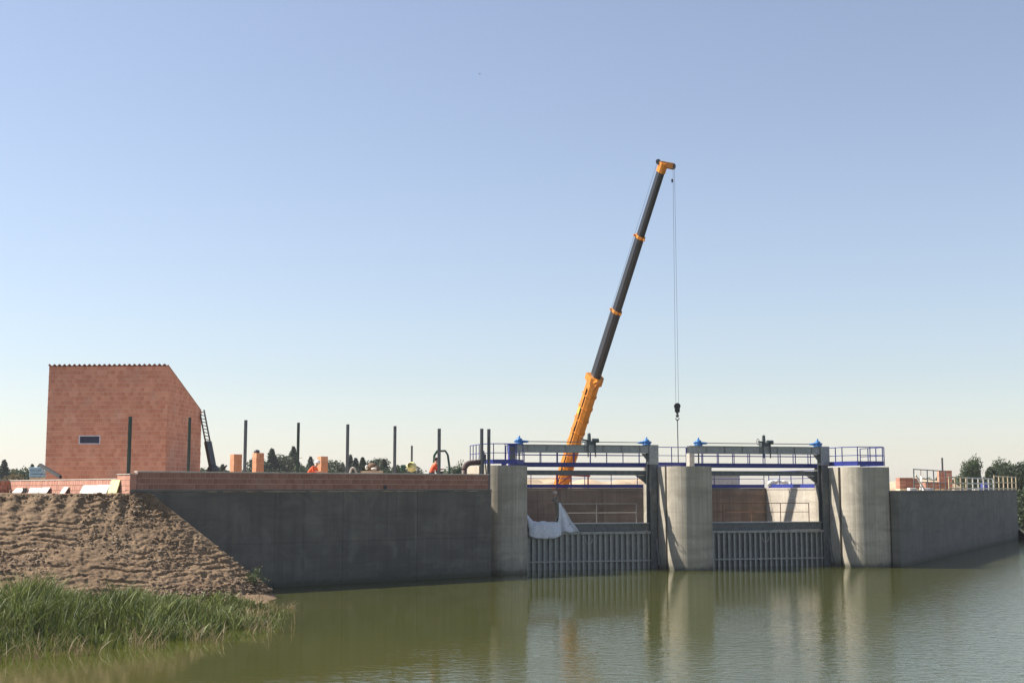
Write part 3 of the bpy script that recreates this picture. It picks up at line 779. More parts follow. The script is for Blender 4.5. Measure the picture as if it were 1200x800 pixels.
# right wing wall, running away from the viewer
RANG = math.atan2(rw1.y - rw0.y, rw1.x - rw0.x); RLEN = (rw1 - rw0).length
RW = frame((rw0.x, rw0.y), RANG)
t = thing('concrete_wing_wall', RW((RLEN / 2, .3, 0)), 'long grey concrete wall receding from the right pier along the water', 'wall')
nj = 6
RWT = 4.52
for i in range(nj):
    p, q = RLEN * i / nj, RLEN * (i + 1) / nj
    MB(RW).box(p + .006, q - .006, 0, .5, -1.5, RWT - .12).build('wall_panel', M['concrete_wing'], t, bevel=.012)
MB(RW).box(0.0, RLEN, -.03, .6, RWT - .115, RWT).build('coping', M['concrete_wing'], t)
MB(RW).box(.02, RLEN - .02, .03, .45, -1.4, RWT - .13).build('wall_core', M['concrete_wing'], t)
p4 = [RW((0.2, .45, 0)), RW((RLEN - .1, .45, 0)), RW((RLEN - .1, 7, 0)), RW((0.2, 30, 0)), W((S3 + 1.2, REARB + 3, 0)), W((S3 + 1.25, 3.5, 0))]
mb = MB(); mb.prism([(p.x, p.y) for p in p4], GZ - .4, RWT - .06); struct('right_platform', mb, M['sand'])

# ------------------------------------------------------------------ sluice gates
for gi, (a, c, lab) in enumerate(((sL1, sR1, 'left ribbed grey steel sluice gate, partly under a white sheet'), (sL2, sR2, 'right ribbed grey steel sluice gate between middle and right piers'))):
    o = W(((a + c) / 2, 1.8, 0)); t = thing('sluice_gate', (o.x, o.y, 0), lab, 'sluice gate', 'sluice gates of the weir')
    a += .02; c -= .50
    MB(W).box(a, c, 1.78, 1.86, -1.2, 2.16).build('skin_plate', M['galv'], t)
    nr = 24
    for k in range(nr):
        x = a + .12 + (c - a - .24) * k / (nr - 1)
        mb = MB(W); mb.box(x - .02, x + .02, 1.58, 1.775, -1.2, 1.98); mb.box(x - .045, x + .045, 1.555, 1.58, -1.2, 1.98); mb.build('rib', M['galv'], t)
    mb = MB(W); mb.box(a, c, 1.50, 1.775, 2.0, 2.16); mb.build('head_plate', M['galv'], t, bevel=.01)
    for k in range(nr - 1):
        x = a + .12 + (c - a - .24) * (k + .5) / (nr - 1)
        if k % 2 == 0: MB(W).tube((x, 1.46, 2.08), (x, 1.5, 2.08), .035, n=6).build('bolt', M['galv_dark'], t)
    MB(W).box(a, c, 1.70, 2.05, 2.17, 2.58).build('top_beam', M['galv_dark'], t, bevel=.012)
    MB(W).box(a, c + .35, 1.64, 2.95, 2.585, 2.63).build('walkway_plate', M['galv'], t)
    MB(W).box(a, c, 1.5, 1.775, .42, .50).build('girder', M['galv'], t)
    # lifting eye
    x = a + (c - a) * .52
    mb = MB(W)
    for k in range(10):
        q0 = math.pi + math.pi * k / 10; q1 = math.pi + math.pi * (k + 1) / 10
        mb.tube((x + .22 * math.cos(q0), 1.52, 1.75 + .30 * math.sin(q0)), (x + .22 * math.cos(q1), 1.52, 1.75 + .30 * math.sin(q1)), .025, n=6)
    mb.build('lifting_eye', M['rail_pale'], t)

def railing(root, pts, m, h=1.1, spacing=1.05, r=.024, toe=.16, toe_m=None, mids=(.55,), post_w=.05, closed=False):
    """posts, rails and a toe board along a polyline; pts are world points at deck level"""
    for a, c in zip(pts[:-1], pts[1:]):
        a = Vector(a); c = Vector(c); ln = (c - a).length; n = max(1, round(ln / spacing))
        for k in range(n + 1):
            if k == n and c is not Vector(pts[-1]) and (c - Vector(pts[-1])).length > .01: continue
            p = a.lerp(c, k / n); MB().bar(p, p + Vector((0, 0, h)), post_w, post_w, (1, 0, 0)).build('post', m, root)
        up = Vector((0, 0, 1))
        MB().tube(a + up * h, c + up * h, r, n=6).build('top_rail', m, root)
        for q in mids: MB().tube(a + up * h * q / 1.0 if q > 1 else a + up * (h * q), c + up * (h * q), r * .85, n=6).build('mid_rail', m, root)
        if toe:
            d = (c - a).normalized(); nrm = Vector((d.y, -d.x, 0)) * .035
            mb = MB(); mb.bar(a + nrm + up * (toe / 2 + .01), c + nrm + up * (toe / 2 + .01), .012, toe); mb.build('toe_board', toe_m or m, root)

# railings standing on the gate walkways
for (a, c, m_, lab) in ((sL1 + 2.6, sR1 - .9, M['rail_pale'], 'pale thin handrail on the left gate walkway behind the white sheet'), (sL2 + .1, sR2 - .75, M['rust'], 'thin rusty handrail on the right gate walkway')):
    o = W(((a + c) / 2, 2.85, 2.63)); t = thing('handrail', o, lab, 'handrail', 'handrails on the gate walkways')
    railing(t, [W((a, 2.85, 2.63)), W((c, 2.85, 2.63))], m_, 1.12, 2.1, .022, 0, None, (.52,), .045)

# ------------------------------------------------------------------ hoist portal frames above the gates
def wbox(mb, *a): return mb.box(*a)
for fi, (a, c, lab) in enumerate(((sL1, sR1, 'grey steel hoist portal above the left gate with two blue gearboxes'), (sL2, sR2, 'grey steel hoist portal above the right gate with two blue gearboxes'))):
    o = W(((a + c) / 2, 1.8, 0)); t = thing('hoist_portal', (o.x, o.y, 0), lab, 'hoist frame', 'hoist portals above the gates')
    ZB0, ZB1 = 6.72, 7.18
    x0, x1 = a - .62, c + .06
    mb = MB(W); mb.box(x0, x1, 1.52, 1.98, ZB0, ZB0 + .035); mb.box(x0, x1, 1.52, 1.98, ZB1 - .035, ZB1); mb.box(x0, x1, 1.60, 1.64, ZB0 + .035, ZB1 - .035); mb.box(x0, x1, 1.86, 1.90, ZB0 + .035, ZB1 - .035)
    mb.build('beam', M['galv'], t)
    for k in range(1, 8):
        x = x0 + (x1 - x0) * k / 8; MB(W).box(x - .01, x + .01, 1.53, 1.598, ZB0 + .037, ZB1 - .037).build('stiffener', M['galv'], t)
    MB(W).box(x0 - .02, x0 + .30, 1.50, 2.0, PTOP + .01, ZB0 - .002).build('leg', M['rail_pale'], t, bevel=.01)
    mb = MB(W); mb.box(c - .50, c - .06, 1.55, 1.59, -1.2, ZB0 - .002); mb.box(c - .50, c - .06, 1.93, 1.97, -1.2, ZB0 - .002); mb.box(c - .30, c - .26, 1.59, 1.93, -1.2, ZB0 - .002)
    mb.build('leg', M['galv_dark'], t)
    mb = MB(W); mb.box(c - .54, c + .04, 1.50, 2.02, 6.05, ZB1 + .03); mb.build('end_block', M['galv'], t, bevel=.015)
    # gusset
    MB(W).add([(c - .54, 1.7, 6.70), (c - .95, 1.7, 6.70), (c - .54, 1.7, 6.2), (c - .54, 1.76, 6.70), (c - .95, 1.76, 6.70), (c - .54, 1.76, 6.2)],
              [(0, 1, 2), (5, 4, 3), (0, 3, 4, 1), (1, 4, 5, 2), (2, 5, 3, 0)]).build('gusset', M['galv_dark'], t)
    # lower cross beam with haunches
    mb = MB(W); mb.box(a - .02, c - .52, 2.05, 2.35, 5.42, 5.70); mb.build('lower_beam', M['galv_dark'], t)
    MB(W).add([(c - .52, 2.08, 5.41), (c - 1.15, 2.08, 5.41), (c - .52, 2.08, 4.95), (c - .52, 2.3, 5.41), (c - 1.15, 2.3, 5.41), (c - .52, 2.3, 4.95)],
              [(0, 1, 2), (5, 4, 3), (0, 3, 4, 1), (1, 4, 5, 2), (2, 5, 3, 0)]).build('haunch', M['galv_dark'], t)
    MB(W).box(c - .52, c - .06, 2.0, 2.4, 4.9, 5.8).build('knee_plate', M['galv_dark'], t)
    # inclined braces of the guide, standing close to the pier
    for (bb, r_) in ((2.6, .05), (3.1, .05)):
        MB(W).bar((c - .12, bb, 5.6), (c - .12, bb - 1.4, 0.2), .07, .07).build('brace', M['galv'], t)
    # gearboxes, shafts, motor, spindles
    for q, x in enumerate((a + .05, c - .62)):
        sg = 1 if q == 0 else -1
        mb = MB(W); mb.box(x - .19, x + .19, 1.56, 1.94, ZB1 + .002, ZB1 + .10); mb.ball((x, 1.75, ZB1 + .22), .21, .21, .17)
        mb.tube((x, 1.75, ZB1 + .22), (x, 1.75, ZB1 + .50), .075, .05); mb.tube((x, 1.75, ZB1 + .17), (x + sg * .55, 1.75, ZB1 + .16), .10, .055); mb.tube((x - sg * .3, 1.75, ZB1 + .18), (x, 1.75, ZB1 + .18), .06, .1)
        mb.build('gearbox', M['blue_gear'], t, True)
        MB(W).tube((x, 1.75, 2.64), (x, 1.75, ZB1), .045).build('spindle', M['steel_dark'], t)
    MB(W).tube((a + .6, 1.75, ZB1 + .17), (c - 1.17, 1.75, ZB1 + .17), .025).build('drive_shaft', M['galv_dark'], t)
    xm = (a + c) / 2 + .1
    mb = MB(W); mb.box(xm - .28, xm + .28, 1.52, 1.98, ZB1 + .001, ZB1 + .22); mb.tube((xm - .05, 1.75, ZB1 + .22), (xm - .05, 1.75, ZB1 + .58), .13, .10); mb.ball((xm - .05, 1.75, ZB1 + .60), .11)
    mb.tube((xm + .1, 1.6, ZB1 + .25), (xm + .48, 1.6, ZB1 + .25), .13); mb.tube((xm - .15, 1.5, ZB1 + .25), (xm - .55, 1.5, ZB1 + .28), .05)
    mot = mb.build('motor', M['motor'], t)
    hw = MB(W)
    for k in range(12):
        q0, q1 = 2 * math.pi * k / 12, 2 * math.pi * (k + 1) / 12
        hw.tube((xm - .55, 1.5 + .18 * math.cos(q0), ZB1 + .28 + .18 * math.sin(q0)), (xm - .55, 1.5 + .18 * math.cos(q1), ZB1 + .28 + .18 * math.sin(q1)), .018, n=5)
    hw.build('handwheel', M['steel_dark'], mot)
    for x in (xm - .2, xm + .25): MB(W).box(x - .03, x + .03, 1.46, 1.515, ZB0 - .25, ZB1 + .2).build('motor_bracket', M['steel_dark'], t)

# ------------------------------------------------------------------ blue footbridge over the bays
DK = PTOP + .08
for (a, c, lab) in ((PR - .5, S2 - PR + .3, 'blue footbridge with railings behind the left hoist portal'), (S2 + PR - .3, S3 - PR + .4, 'blue footbridge with railings behind the right hoist portal')):
    o = W(((a + c) / 2, 3.1, DK)); t = thing('footbridge', o, lab, 'footbridge', 'blue footbridges over the gates')
    MB(W).box(a, c, 2.72, 3.68, DK - .03, DK).build('deck', M['galv_dark'], t)
    for bb in (2.62, 3.70): MB(W).box(a, c, bb, bb + .08, DK - .08, DK + .17).build('edge_beam', M['blue'], t)
    railing(t, [W((a, 2.70, DK)), W((c, 2.70, DK))], M['blue'], 1.12, 1.05, .022, 0)
    railing(t, [W((a + .35, 3.69, DK)), W((c + .35, 3.69, DK))], M['blue'], 1.12, 1.05, .022, 0)
# railings on the pier tops
o = W((S2, 3.0, PTOP)); t = thing('blue_railing', o, 'blue railing across the top of the middle pier', 'railing', 'blue railings on the pier tops')
railing(t, [W((S2 - PR + .4, 2.7, DK)), W((S2 + PR - .35, 2.7, DK))], M['blue'], 1.12, .8, .024, .2)
MB(W).box(S2 - PR + .35, S2 + PR - .4, 2.55, 3.7, PTOP + .001, DK).build('plinth', M['blue'], t)
o = W((0, 0, PTOP)); t = thing('blue_railing', o, 'blue railing around the top of the left pier', 'railing', 'blue railings on the pier tops')
railing(t, [W((-1.2, 3.2, DK)), W((-1.2, .15, DK)), W((-.75, -.65, DK)), W((.55, -.75, DK)), W((1.15, .1, DK))], M['blue'], 1.12, .8, .026, .24)
o = W((S3, 0, PTOP)); t = thing('blue_railing', o, 'blue railing around the top of the right pier', 'railing', 'blue railings on the pier tops')
railing(t, [W((S3 - 1.15, 2.6, DK)), W((S3 - 1.15, .2, DK)), W((S3 - .65, -.75, DK)), W((S3 + .9, -.95, DK)), W((S3 + 1.45, -.2, DK)), W((S3 + 1.45, 2.6, DK))], M['blue'], 1.12, .85, .026, .26)
# lower railings on the rear wall and the abutment
o = W((S3 / 2, REARB + .1, RT)); t = thing('blue_railing', o, 'long blue railing along the top of the brown rear wall', 'railing')
railing(t, [W((PR - .5, REARB + .08, RT)), W((S3 - PR - .1, REARB + .08, RT))], M['blue'], 1.1, 1.85, .024, .22)
o = W((S3 - 1, 7, RT)); t = thing('blue_railing', o, 'sunlit bright blue railing along the pale abutment behind the right gate', 'railing')
railing(t, [W((S3 - 1.2, REARB - .2, RT)), W((S3 - 1.2, 3.6, RT))], M['blue'], 1.1, 1.6, .024, .24)

# dark control box on the left pier
o = W((-.45, .5, PTOP)); t = thing('control_cabinet', o, 'dark blue steel cabinet behind the railing of the left pier', 'cabinet')
MB(W).box(.55, .95, .9, 1.25, PTOP, PTOP + 1.2).build('body', M['blue'], t, bevel=.02); MB(W).box(.5, 1.0, .85, 1.3, PTOP + 1.2, PTOP + 1.26).build('lid', M['blue'], t)
MB(W).box(.58, .92, .88, .897, PTOP + .1, PTOP + 1.1).build('door', M['steel_dark'], t)
p = L((pl + .3, 1.3, 0)); p = row_pt(566.5, 1.2); t = thing('welding_tripod', (p.x, p.y, PTOP), 'dark frame leaning between the two slim posts beside the left pier', 'frame')
for q in ((-.28, 0), (.28, .05), (0, -.28)): MB().tube((p.x + q[0], p.y + q[1], PLZ), (p.x + .02, p.y, at(567, 528, p.y).z), .035, .03).build('leg', M['steel_dark'], t)
MB().box(p.x - .13, p.x + .15, p.y - .1, p.y + .1, at(567, 541, p.y).z, at(567, 532, p.y).z).build('head', M['steel_dark'], t)

# ------------------------------------------------------------------ white plastic sheet over the left gate
def sheet_mesh(name, prof, m, label):
    """prof: list of rows, each a list of (s,b,z) points in the weir frame"""
    nr, nc = len(prof), len(prof[0]); mb = MB(W); vs = []
    SUB = 4
    P = np.array(prof, float)
    def samp(i, j):
        i0 = min(int(i), nr - 2); j0 = min(int(j), nc - 2); fi, fj = i - i0, j - j0
        return (P[i0, j0] * (1 - fi) * (1 - fj) + P[i0 + 1, j0] * fi * (1 - fj) + P[i0, j0 + 1] * (1 - fi) * fj + P[i0 + 1, j0 + 1] * fi * fj)
    I = (nr - 1) * SUB; J = (nc - 1) * SUB
    for i in range(I + 1):
        for j in range(J + 1):
            q = samp(i / SUB, j / SUB); k = .06
            q = q + np.array([noise.noise((q[0] * 2.3, q[2] * 2.3, 1)) * k, (noise.noise((q[0] * 3.1, q[2] * 1.2, 5)) ) * .10, noise.noise((q[0] * 2.5, q[2] * 2.5, 9)) * k]); vs.append(tuple(q))
    fs = [(i * (J + 1) + j, i * (J + 1) + j + 1, (i + 1) * (J + 1) + j + 1, (i + 1) * (J + 1) + j) for i in range(I) for j in range(J)]
    mb.add(vs, fs); ob = mb.build(name, m, None, True)
    so = ob.modifiers.new('thickness', 'SOLIDIFY'); so.thickness = .006
    return tag(ob, label, 'plastic sheet')
def ws(px, bb):                                                   # weir-frame s of column px at depth bb
    lo, hi = -5.0, 30.0
    for _ in range(50):
        mid = (lo + hi) / 2; q = W((mid, bb, 0)); x = 600 + F * (q.x / q.y) * (CP - (400 - 600) / F * SP)
        if x < px: lo = mid
        else: hi = mid
    return lo
s0, s1_, s2_, s3_ = ws(619, 1.5), ws(640, 1.5), ws(655, 1.5), ws(676, 1.5)
rows = []
cols = [(s0, 3.35, 1.95), (s0 + .45, 2.78, 1.80), (s1_ - .25, 2.72, 1.78), (s1_, 2.74, 1.80), (s2_ - .15, 2.72, 1.85), (s2_ + .1, 2.62, 1.95)]
for k, bb_ in enumerate((2.35, 2.05, 1.60, 1.44, 1.40, 1.38)):
    rows.append([(x, bb_ + .03 * math.sin(x * 5), (zt, max(zt - .02, 2.69), 2.68, 2.45 + .12 * math.sin(x * 3), 2.15, zb)[k]) for (x, zt, zb) in cols])
sheet_mesh('plastic_sheet', rows, M['tarp'], 'bluish white plastic sheet sagging over the left end of the left gate')
rows = []
for k in range(6):
    t_ = k / 5; half = .06 + .75 * t_
    xc = s2_ + .12 + .28 * t_
    rows.append([(xc - half * .62 + half * 1.62 * j / 5, 1.75 - .28 * t_ + .12 * math.sin(j * 2.1) * t_, 3.85 - 1.68 * t_ ** .95 - (.04 if j % 2 else 0)) for j in range(6)])
sheet_mesh('plastic_sheet', rows, M['tarp'], 'white plastic sheet pulled up to a peak beside the standing worker on the gate')

# white tarp bundle on the rear wall in the right bay
p = W((S3 - PR - .9, REARB - .1, RT)); p = at(911, 569, W((S3 - PR, REARB - .3, 0)).y)
mb = MB(); 
for k in range(7): mb.ball((p.x + (-.5 + k * .22), p.y - .15 + .05 * (k % 2), p.z + .15 + .16 * math.sin(k * .6)), .22 + .05 * math.sin(k * 2), .2, .16 + .05 * math.cos(k))
ob = mb.build('canvas_bundle', M['white'], None, True); tag(ob, 'crumpled white canvas bundle hanging over the blue railing of the rear wall', 'bundle')
so = ob.modifiers.new('s', 'REMESH'); so.mode = 'VOXEL'; so.voxel_size = .05

# ------------------------------------------------------------------ mobile crane behind the rear wall
BY0 = 93.0; foot = at(656.5, 574, BY0); tip = at(776.5, 197, 80.5)
ax = (tip - foot); BL = ax.length; ax.normalize()
side = ax.cross(Vector((0, 0, 1))).normalized(); upv = side.cross(ax).normalized()
base = Vector((foot.x - 1.2, foot.y + 1.6, GZ))
t = thing('mobile_crane', (base.x, base.y, GZ), 'orange mobile crane with long black telescopic boom raised behind the weir', 'crane')
def bp(d, su=0.0, uu=0.0): return foot + ax * d + side * su + upv * uu
def boom_sec(name, d0, d1, w0, h0, w1, h1, m, parent=t):
    mb = MB(); vs = []
    prof = [(-.5, .5), (-.5, -.2), (-.28, -.5), (.28, -.5), (.5, -.2), (.5, .5)]
    for d, ww, hh in ((d0, w0, h0), (d1, w1, h1)): vs += [bp(d, a * ww, c * hh) for a, c in prof]
    mb.add(vs, [(i, (i + 1) % 6, 6 + (i + 1) % 6, 6 + i) for i in range(6)] + [(5, 4, 3, 2, 1, 0), (6, 7, 8, 9, 10, 11)])
    return mb.build(name, m, parent, bevel=.0)
def proj_y(p):
    d = p - Vector((0, 0, EYE)); cy = d.y * CP + d.z * SP; uz = -d.y * SP + d.z * CP; return 400 - F * uz / cy
def d_at(py):
    lo, hi = 0, BL
    for _ in range(40):
        m_ = (lo + hi) / 2
        if proj_y(bp(m_)) > py: lo = m_
        else: hi = m_
    return lo
dA, dB, dC = d_at(443), d_at(364), d_at(277)
bb = boom_sec('boom_base', -1.2, dA, .82, .92, .74, .86, M['orange'])
for q_ in (-.42, .42):                                            # hydraulic hose runs and cover plates on both flanks
    MB().path([bp(.6, q_, -.05), bp(2.4, q_ * 1.02, -.02), bp(dA - .9, q_ * .97, .02)], .03).build('hose', M['steel_black'], bb)
    for k in range(5):
        d = 1.6 + (dA - 3.0) * k / 4; MB().bar(bp(d, q_ * 1.0, .18), bp(d + .55, q_ * 1.0, .18), .05, .22).build('cover_plate', M['yellow'] if k % 2 else M['orange'], bb)
# ribs, ladder rails and hose guides on the orange section
for k in range(9):
    d = 1.0 + (dA - 1.4) * k / 8; boom_sec('stiffener', d - .04, d + .04, .86, .97, .86, .97, M['orange'], bb)
mb = MB(); mb.path([bp(dA - .3, -.42, .55), bp(dA - .6, -.5, .85), bp(dA - 2.6, -.5, .85), bp(dA - 2.9, -.42, .55)], .035); mb.path([bp(dA - 3.5, -.42, .55), bp(dA - 3.7, -.5, .75), bp(dA - 5.2, -.5, .75), bp(dA - 5.4, -.42, .55)], .03)
mb.build('guard_rail', M['orange'], bb)
mb = MB(); mb.path([bp(.5, -.3, .60), bp(dA - .2, -.3, .58)], .06); mb.build('hose', M['orange'], bb)
boom_sec('boom_collar', dA - .35, dA + .12, 1.02, 1.15, 1.02, 1.15, M['orange'], bb)
mb = MB(); mb.bar(bp(dA - .1, .2, -.45), bp(dA + .35, .3, -1.0), .35, .12); mb.bar(bp(dA - .55, .2, -.45), bp(dA + .35, .3, -1.0), .1, .08); mb.build('bracket', M['orange'], bb)
b1_ = boom_sec('boom_section', dA - .5, dB, .56, .66, .55, .65, M['boom_black'])
b2_ = boom_sec('boom_section', dB - .4, dC, .49, .57, .48, .56, M['boom_black'])
b3_ = boom_sec('boom_section', dC - .4, BL, .42, .49, .41, .48, M['boom_black'])
for sec, d, w_ in ((b1_, dB, .60), (b2_, dC, .53)):
    boom_sec('boom_collar', d - .16, d + .02, w_ + .04, w_ + .12, w_ + .04, w_ + .12, M['orange'], sec)
    mb = MB(); mb.bar(bp(d - .07, -.42, w_ * .5), bp(d - .07, .42, w_ * .5), .1, .1); mb.bar(bp(d - .07, 0, -.55), bp(d - .07, 0, .6), .08, .1); mb.build('rope_guide', M['orange'], sec)
# boom head
hd = boom_sec('boom_head', BL - .3, BL + .35, .5, .55, .5, .5, M['orange'])
hook_x = at(786.5, 203, tip.y); out = Vector((hook_x.x - tip.x, hook_x.y - tip.y - .3, 0)); hdv = Vector((1, -.15, 0)).normalized()
headc = bp(BL + .15)
mb = MB(); 
for q in (-.16, .16):
    o_ = Vector((.15, 1, 0)).normalized() * q
    mb.bar(headc + o_ - hdv * .15 + Vector((0, 0, .12)), headc + o_ + hdv * .62 + Vector((0, 0, -.06)), .06, .34)
mb.build('sheave_plates', M['orange'], hd)
yv = Vector((.15, 1, 0)).normalized()
for c_, r_ in ((headc + hdv * .60 + Vector((0, 0, -.06)), .20), (headc - hdv * .32 + Vector((0, 0, .28)), .16)):
    MB().tube(c_ - yv * .1, c_ + yv * .1, r_, n=14).build('sheave', M['steel_dark'], hd)
# ropes and hook block (rope hangs plumb from the head)
hk = headc + hdv * .66; hz = at(791, 478, hk.y).z
zt = headc.z - .15
rp = MB(); 
for q in (-.10, .10): rp.tube((hk.x + q * .6, hk.y + q, zt), (hk.x + q, hk.y + q, hz + .3), .010, n=5)
rp.tube(bp(1.0, .0, .75), headc - hdv * .32 + Vector((0, 0, .44)), .010, n=5)
rp.build('hoist_rope', M['rope'], t)
MB().tube((hk.x - .1, hk.y, zt - .75), (hk.x - .1, hk.y, zt - .95), .07, n=8).build('limit_weight', M['steel_dark'], t)
blk = MB(); blk.tube((hk.x, hk.y - .13, hz + .12), (hk.x, hk.y + .13, hz + .12), .20, n=12); blk.box(hk.x - .15, hk.x + .15, hk.y - .12, hk.y + .12, hz - .25, hz + .15); hb = blk.build('hook_block', M['steel_black'], t)
mb = MB(); mb.tube((hk.x, hk.y, hz - .25), (hk.x, hk.y, hz - .40), .10, .05); mb.ball((hk.x, hk.y, hz - .48), .11); 
for k in range(8):
    a0, a1 = -.5 + 4.2 * k / 8, -.5 + 4.2 * (k + 1) / 8
    mb.tube((hk.x - .1 * math.cos(a0), hk.y, hz - .66 - .1 * math.sin(a0)), (hk.x - .1 * math.cos(a1), hk.y, hz - .66 - .1 * math.sin(a1)), .03, n=6)
mb.build('hook', M['steel_dark'], hb)
sling_end = at(791.5, 545, hk.y).z
MB().tube((hk.x, hk.y, hz - .7), (hk.x + .02, hk.y, sling_end), .032, n=6).build('sling', M['rope'], hb)
# carrier: superstructure, chassis, cabs, wheels, outriggers
CR = frame((base.x, base.y), R(35))
MB(CR).box(-5.2, 5.2, -1.25, 1.25, GZ + .85, GZ + 1.35).build('chassis', M['orange'], t, bevel=.05)
cabo = MB(CR).add([(5.0, -1.2, GZ + .7), (6.6, -1.2, GZ + .7), (6.6, 1.2, GZ + .7), (5.0, 1.2, GZ + .7), (5.0, -1.2, GZ + 2.1), (6.2, -1.2, GZ + 2.1), (6.2, 1.2, GZ + 2.1), (5.0, 1.2, GZ + 2.1)], [(3, 2, 1, 0), (4, 5, 6, 7), (0, 1, 5, 4), (1, 2, 6, 5), (2, 3, 7, 6), (3, 0, 4, 7)]).build('cab', M['orange'], t, bevel=.08)
MB(CR).add([(6.53, -1.0, GZ + 1.3), (6.53, 1.0, GZ + 1.3), (6.28, 1.0, GZ + 2.0), (6.28, -1.0, GZ + 2.0)], [(0, 1, 2, 3)]).build('windscreen', M['glass_dark'], cabo)
MB(CR).box(-3.4, .9, -1.1, 1.1, GZ + 1.45, GZ + 2.3).build('superstructure', M['orange'], t, bevel=.06)
MB(CR).box(-3.9, -3.3, -1.2, 1.2, GZ + 1.4, GZ + 2.4).build('counterweight', M['steel_dark'], t, bevel=.06)
MB(CR).box(-.2, 1.5, -1.35, -.5, GZ + 1.5, GZ + 2.85).build('operator_cab', M['glass_dark'], t, bevel=.06)
for x in (-4.2, -2.8, 2.2, 3.8):
    for y in (-1.2, 1.2):
        wh = MB(CR).tube((x, y - .2, GZ + .62), (x, y + .2, GZ + .62), .62, n=18).build('wheel', M['rubber'], t)
        MB(CR).tube((x, y - .215, GZ + .62), (x, y + .215, GZ + .62), .32, n=12).build('rim', M['orange'], wh)
for x in (-4.9, 1.0):
    for y in (-1, 1):
        ou = MB(CR).bar((x, y * 1.2, GZ + 1.0), (x, y * 2.9, GZ + 1.0), .3, .25).build('outrigger', M['orange'], t)
        mb = MB(CR); mb.tube((x, y * 2.8, GZ + .1), (x, y * 2.8, GZ + 1.2), .09); mb.tube((x, y * 2.8, GZ), (x, y * 2.8, GZ + .1), .3); mb.build('jack', M['steel_dark'], ou)
MB().tube(base + Vector((1.1, -.6, 1.6)), bp(5.0, 0, -.5), .16, n=10).build('luffing_cylinder', M['orange'], t)
# red maintenance frame beside the boom foot
q0 = at(660, 571, 90.5); t = thing('red_frame', (q0.x, q0.y, GZ), 'red steel frame standing low behind the rear railing at the crane foot', 'frame')
for dx in (-.45, .55): MB().bar((q0.x + dx, q0.y, GZ), (q0.x + dx, q0.y, EYE + .95), .11, .11, (1, 0, 0)).build('post', M['red'], t)
MB().bar((q0.x - .5, q0.y, EYE + .98), (q0.x + 1.9, q0.y, EYE + .85), .12, .12).build('beam', M['red'], t)
MB().bar((q0.x - .45, q0.y, EYE + .2), (q0.x + .55, q0.y, EYE + .9), .08, .08).build('brace', M['red'], t)
MB().bar((q0.x + 1.75, q0.y, GZ), (q0.x + 1.75, q0.y, EYE + .86), .1, .1, (1, 0, 0)).build('post', M['red'], t)

# sandy heap behind the rear wall
def heap(name, cx, cy, rx, ry, h, m, seed):
    n, k = 48, 14; vs = []; fs = []
    for j in range(k + 1):
        rr = j / k
        for i in range(n):
            a = 2 * math.pi * i / n; f = 1 + .18 * noise.noise((math.cos(a) * 1.5, math.sin(a) * 1.5, seed))
            z = h * (1 - rr ** 3.0) * (1 + .16 * noise.noise((math.cos(a) * rr * 3, math.sin(a) * rr * 3, seed + 4)))
            vs.append((cx + rx * rr * f * math.cos(a), cy + ry * rr * f * math.sin(a), GZ - .05 + max(0, z)))
    for j in range(k):
        for i in range(n): fs.append((j * n + i, (j + 1) * n + i, (j + 1) * n + (i + 1) % n, j * n + (i + 1) % n))
    mb = MB(); mb.add(vs, fs); ob = mb.build(name, m, None, True); ob['kind'] = 'structure'
for i, (px, Y, h) in enumerate(((610, 121, 4.05), (660, 126, 4.25), (705, 121, 4.0), (752, 127, 4.3), (1075, 128, 4.2))):
    p = at(px, 570, Y); heap('sand_heap', p.x, p.y, 8.0, 5, h, M['sand'], i * 3.1)

# grey site container seen through the right bay
q0 = at(838, 566, 104); t = thing('site_container', (q0.x, q0.y, GZ), 'grey corrugated site container behind the rear railing, left in the right bay', 'container')
zt = at(850, 557.5, 104).z; xr = at(866.5, 560, 104).x
MB().box(q0.x - 4, xr, q0.y, q0.y + 2.4, GZ + .01, zt).build('body', M['container'], t, bevel=.03)
x = q0.x - 3.9
while x < xr - .15:
    MB().box(x, x + .12, q0.y - .04, q0.y - .001, GZ + .15, zt - .12).build('rib', M['container'], t); x += .3
MB().box(q0.x - 4.05, xr + .05, q0.y - .06, q0.y + 2.46, zt + .001, zt + .07).build('roof', M['container'], t)

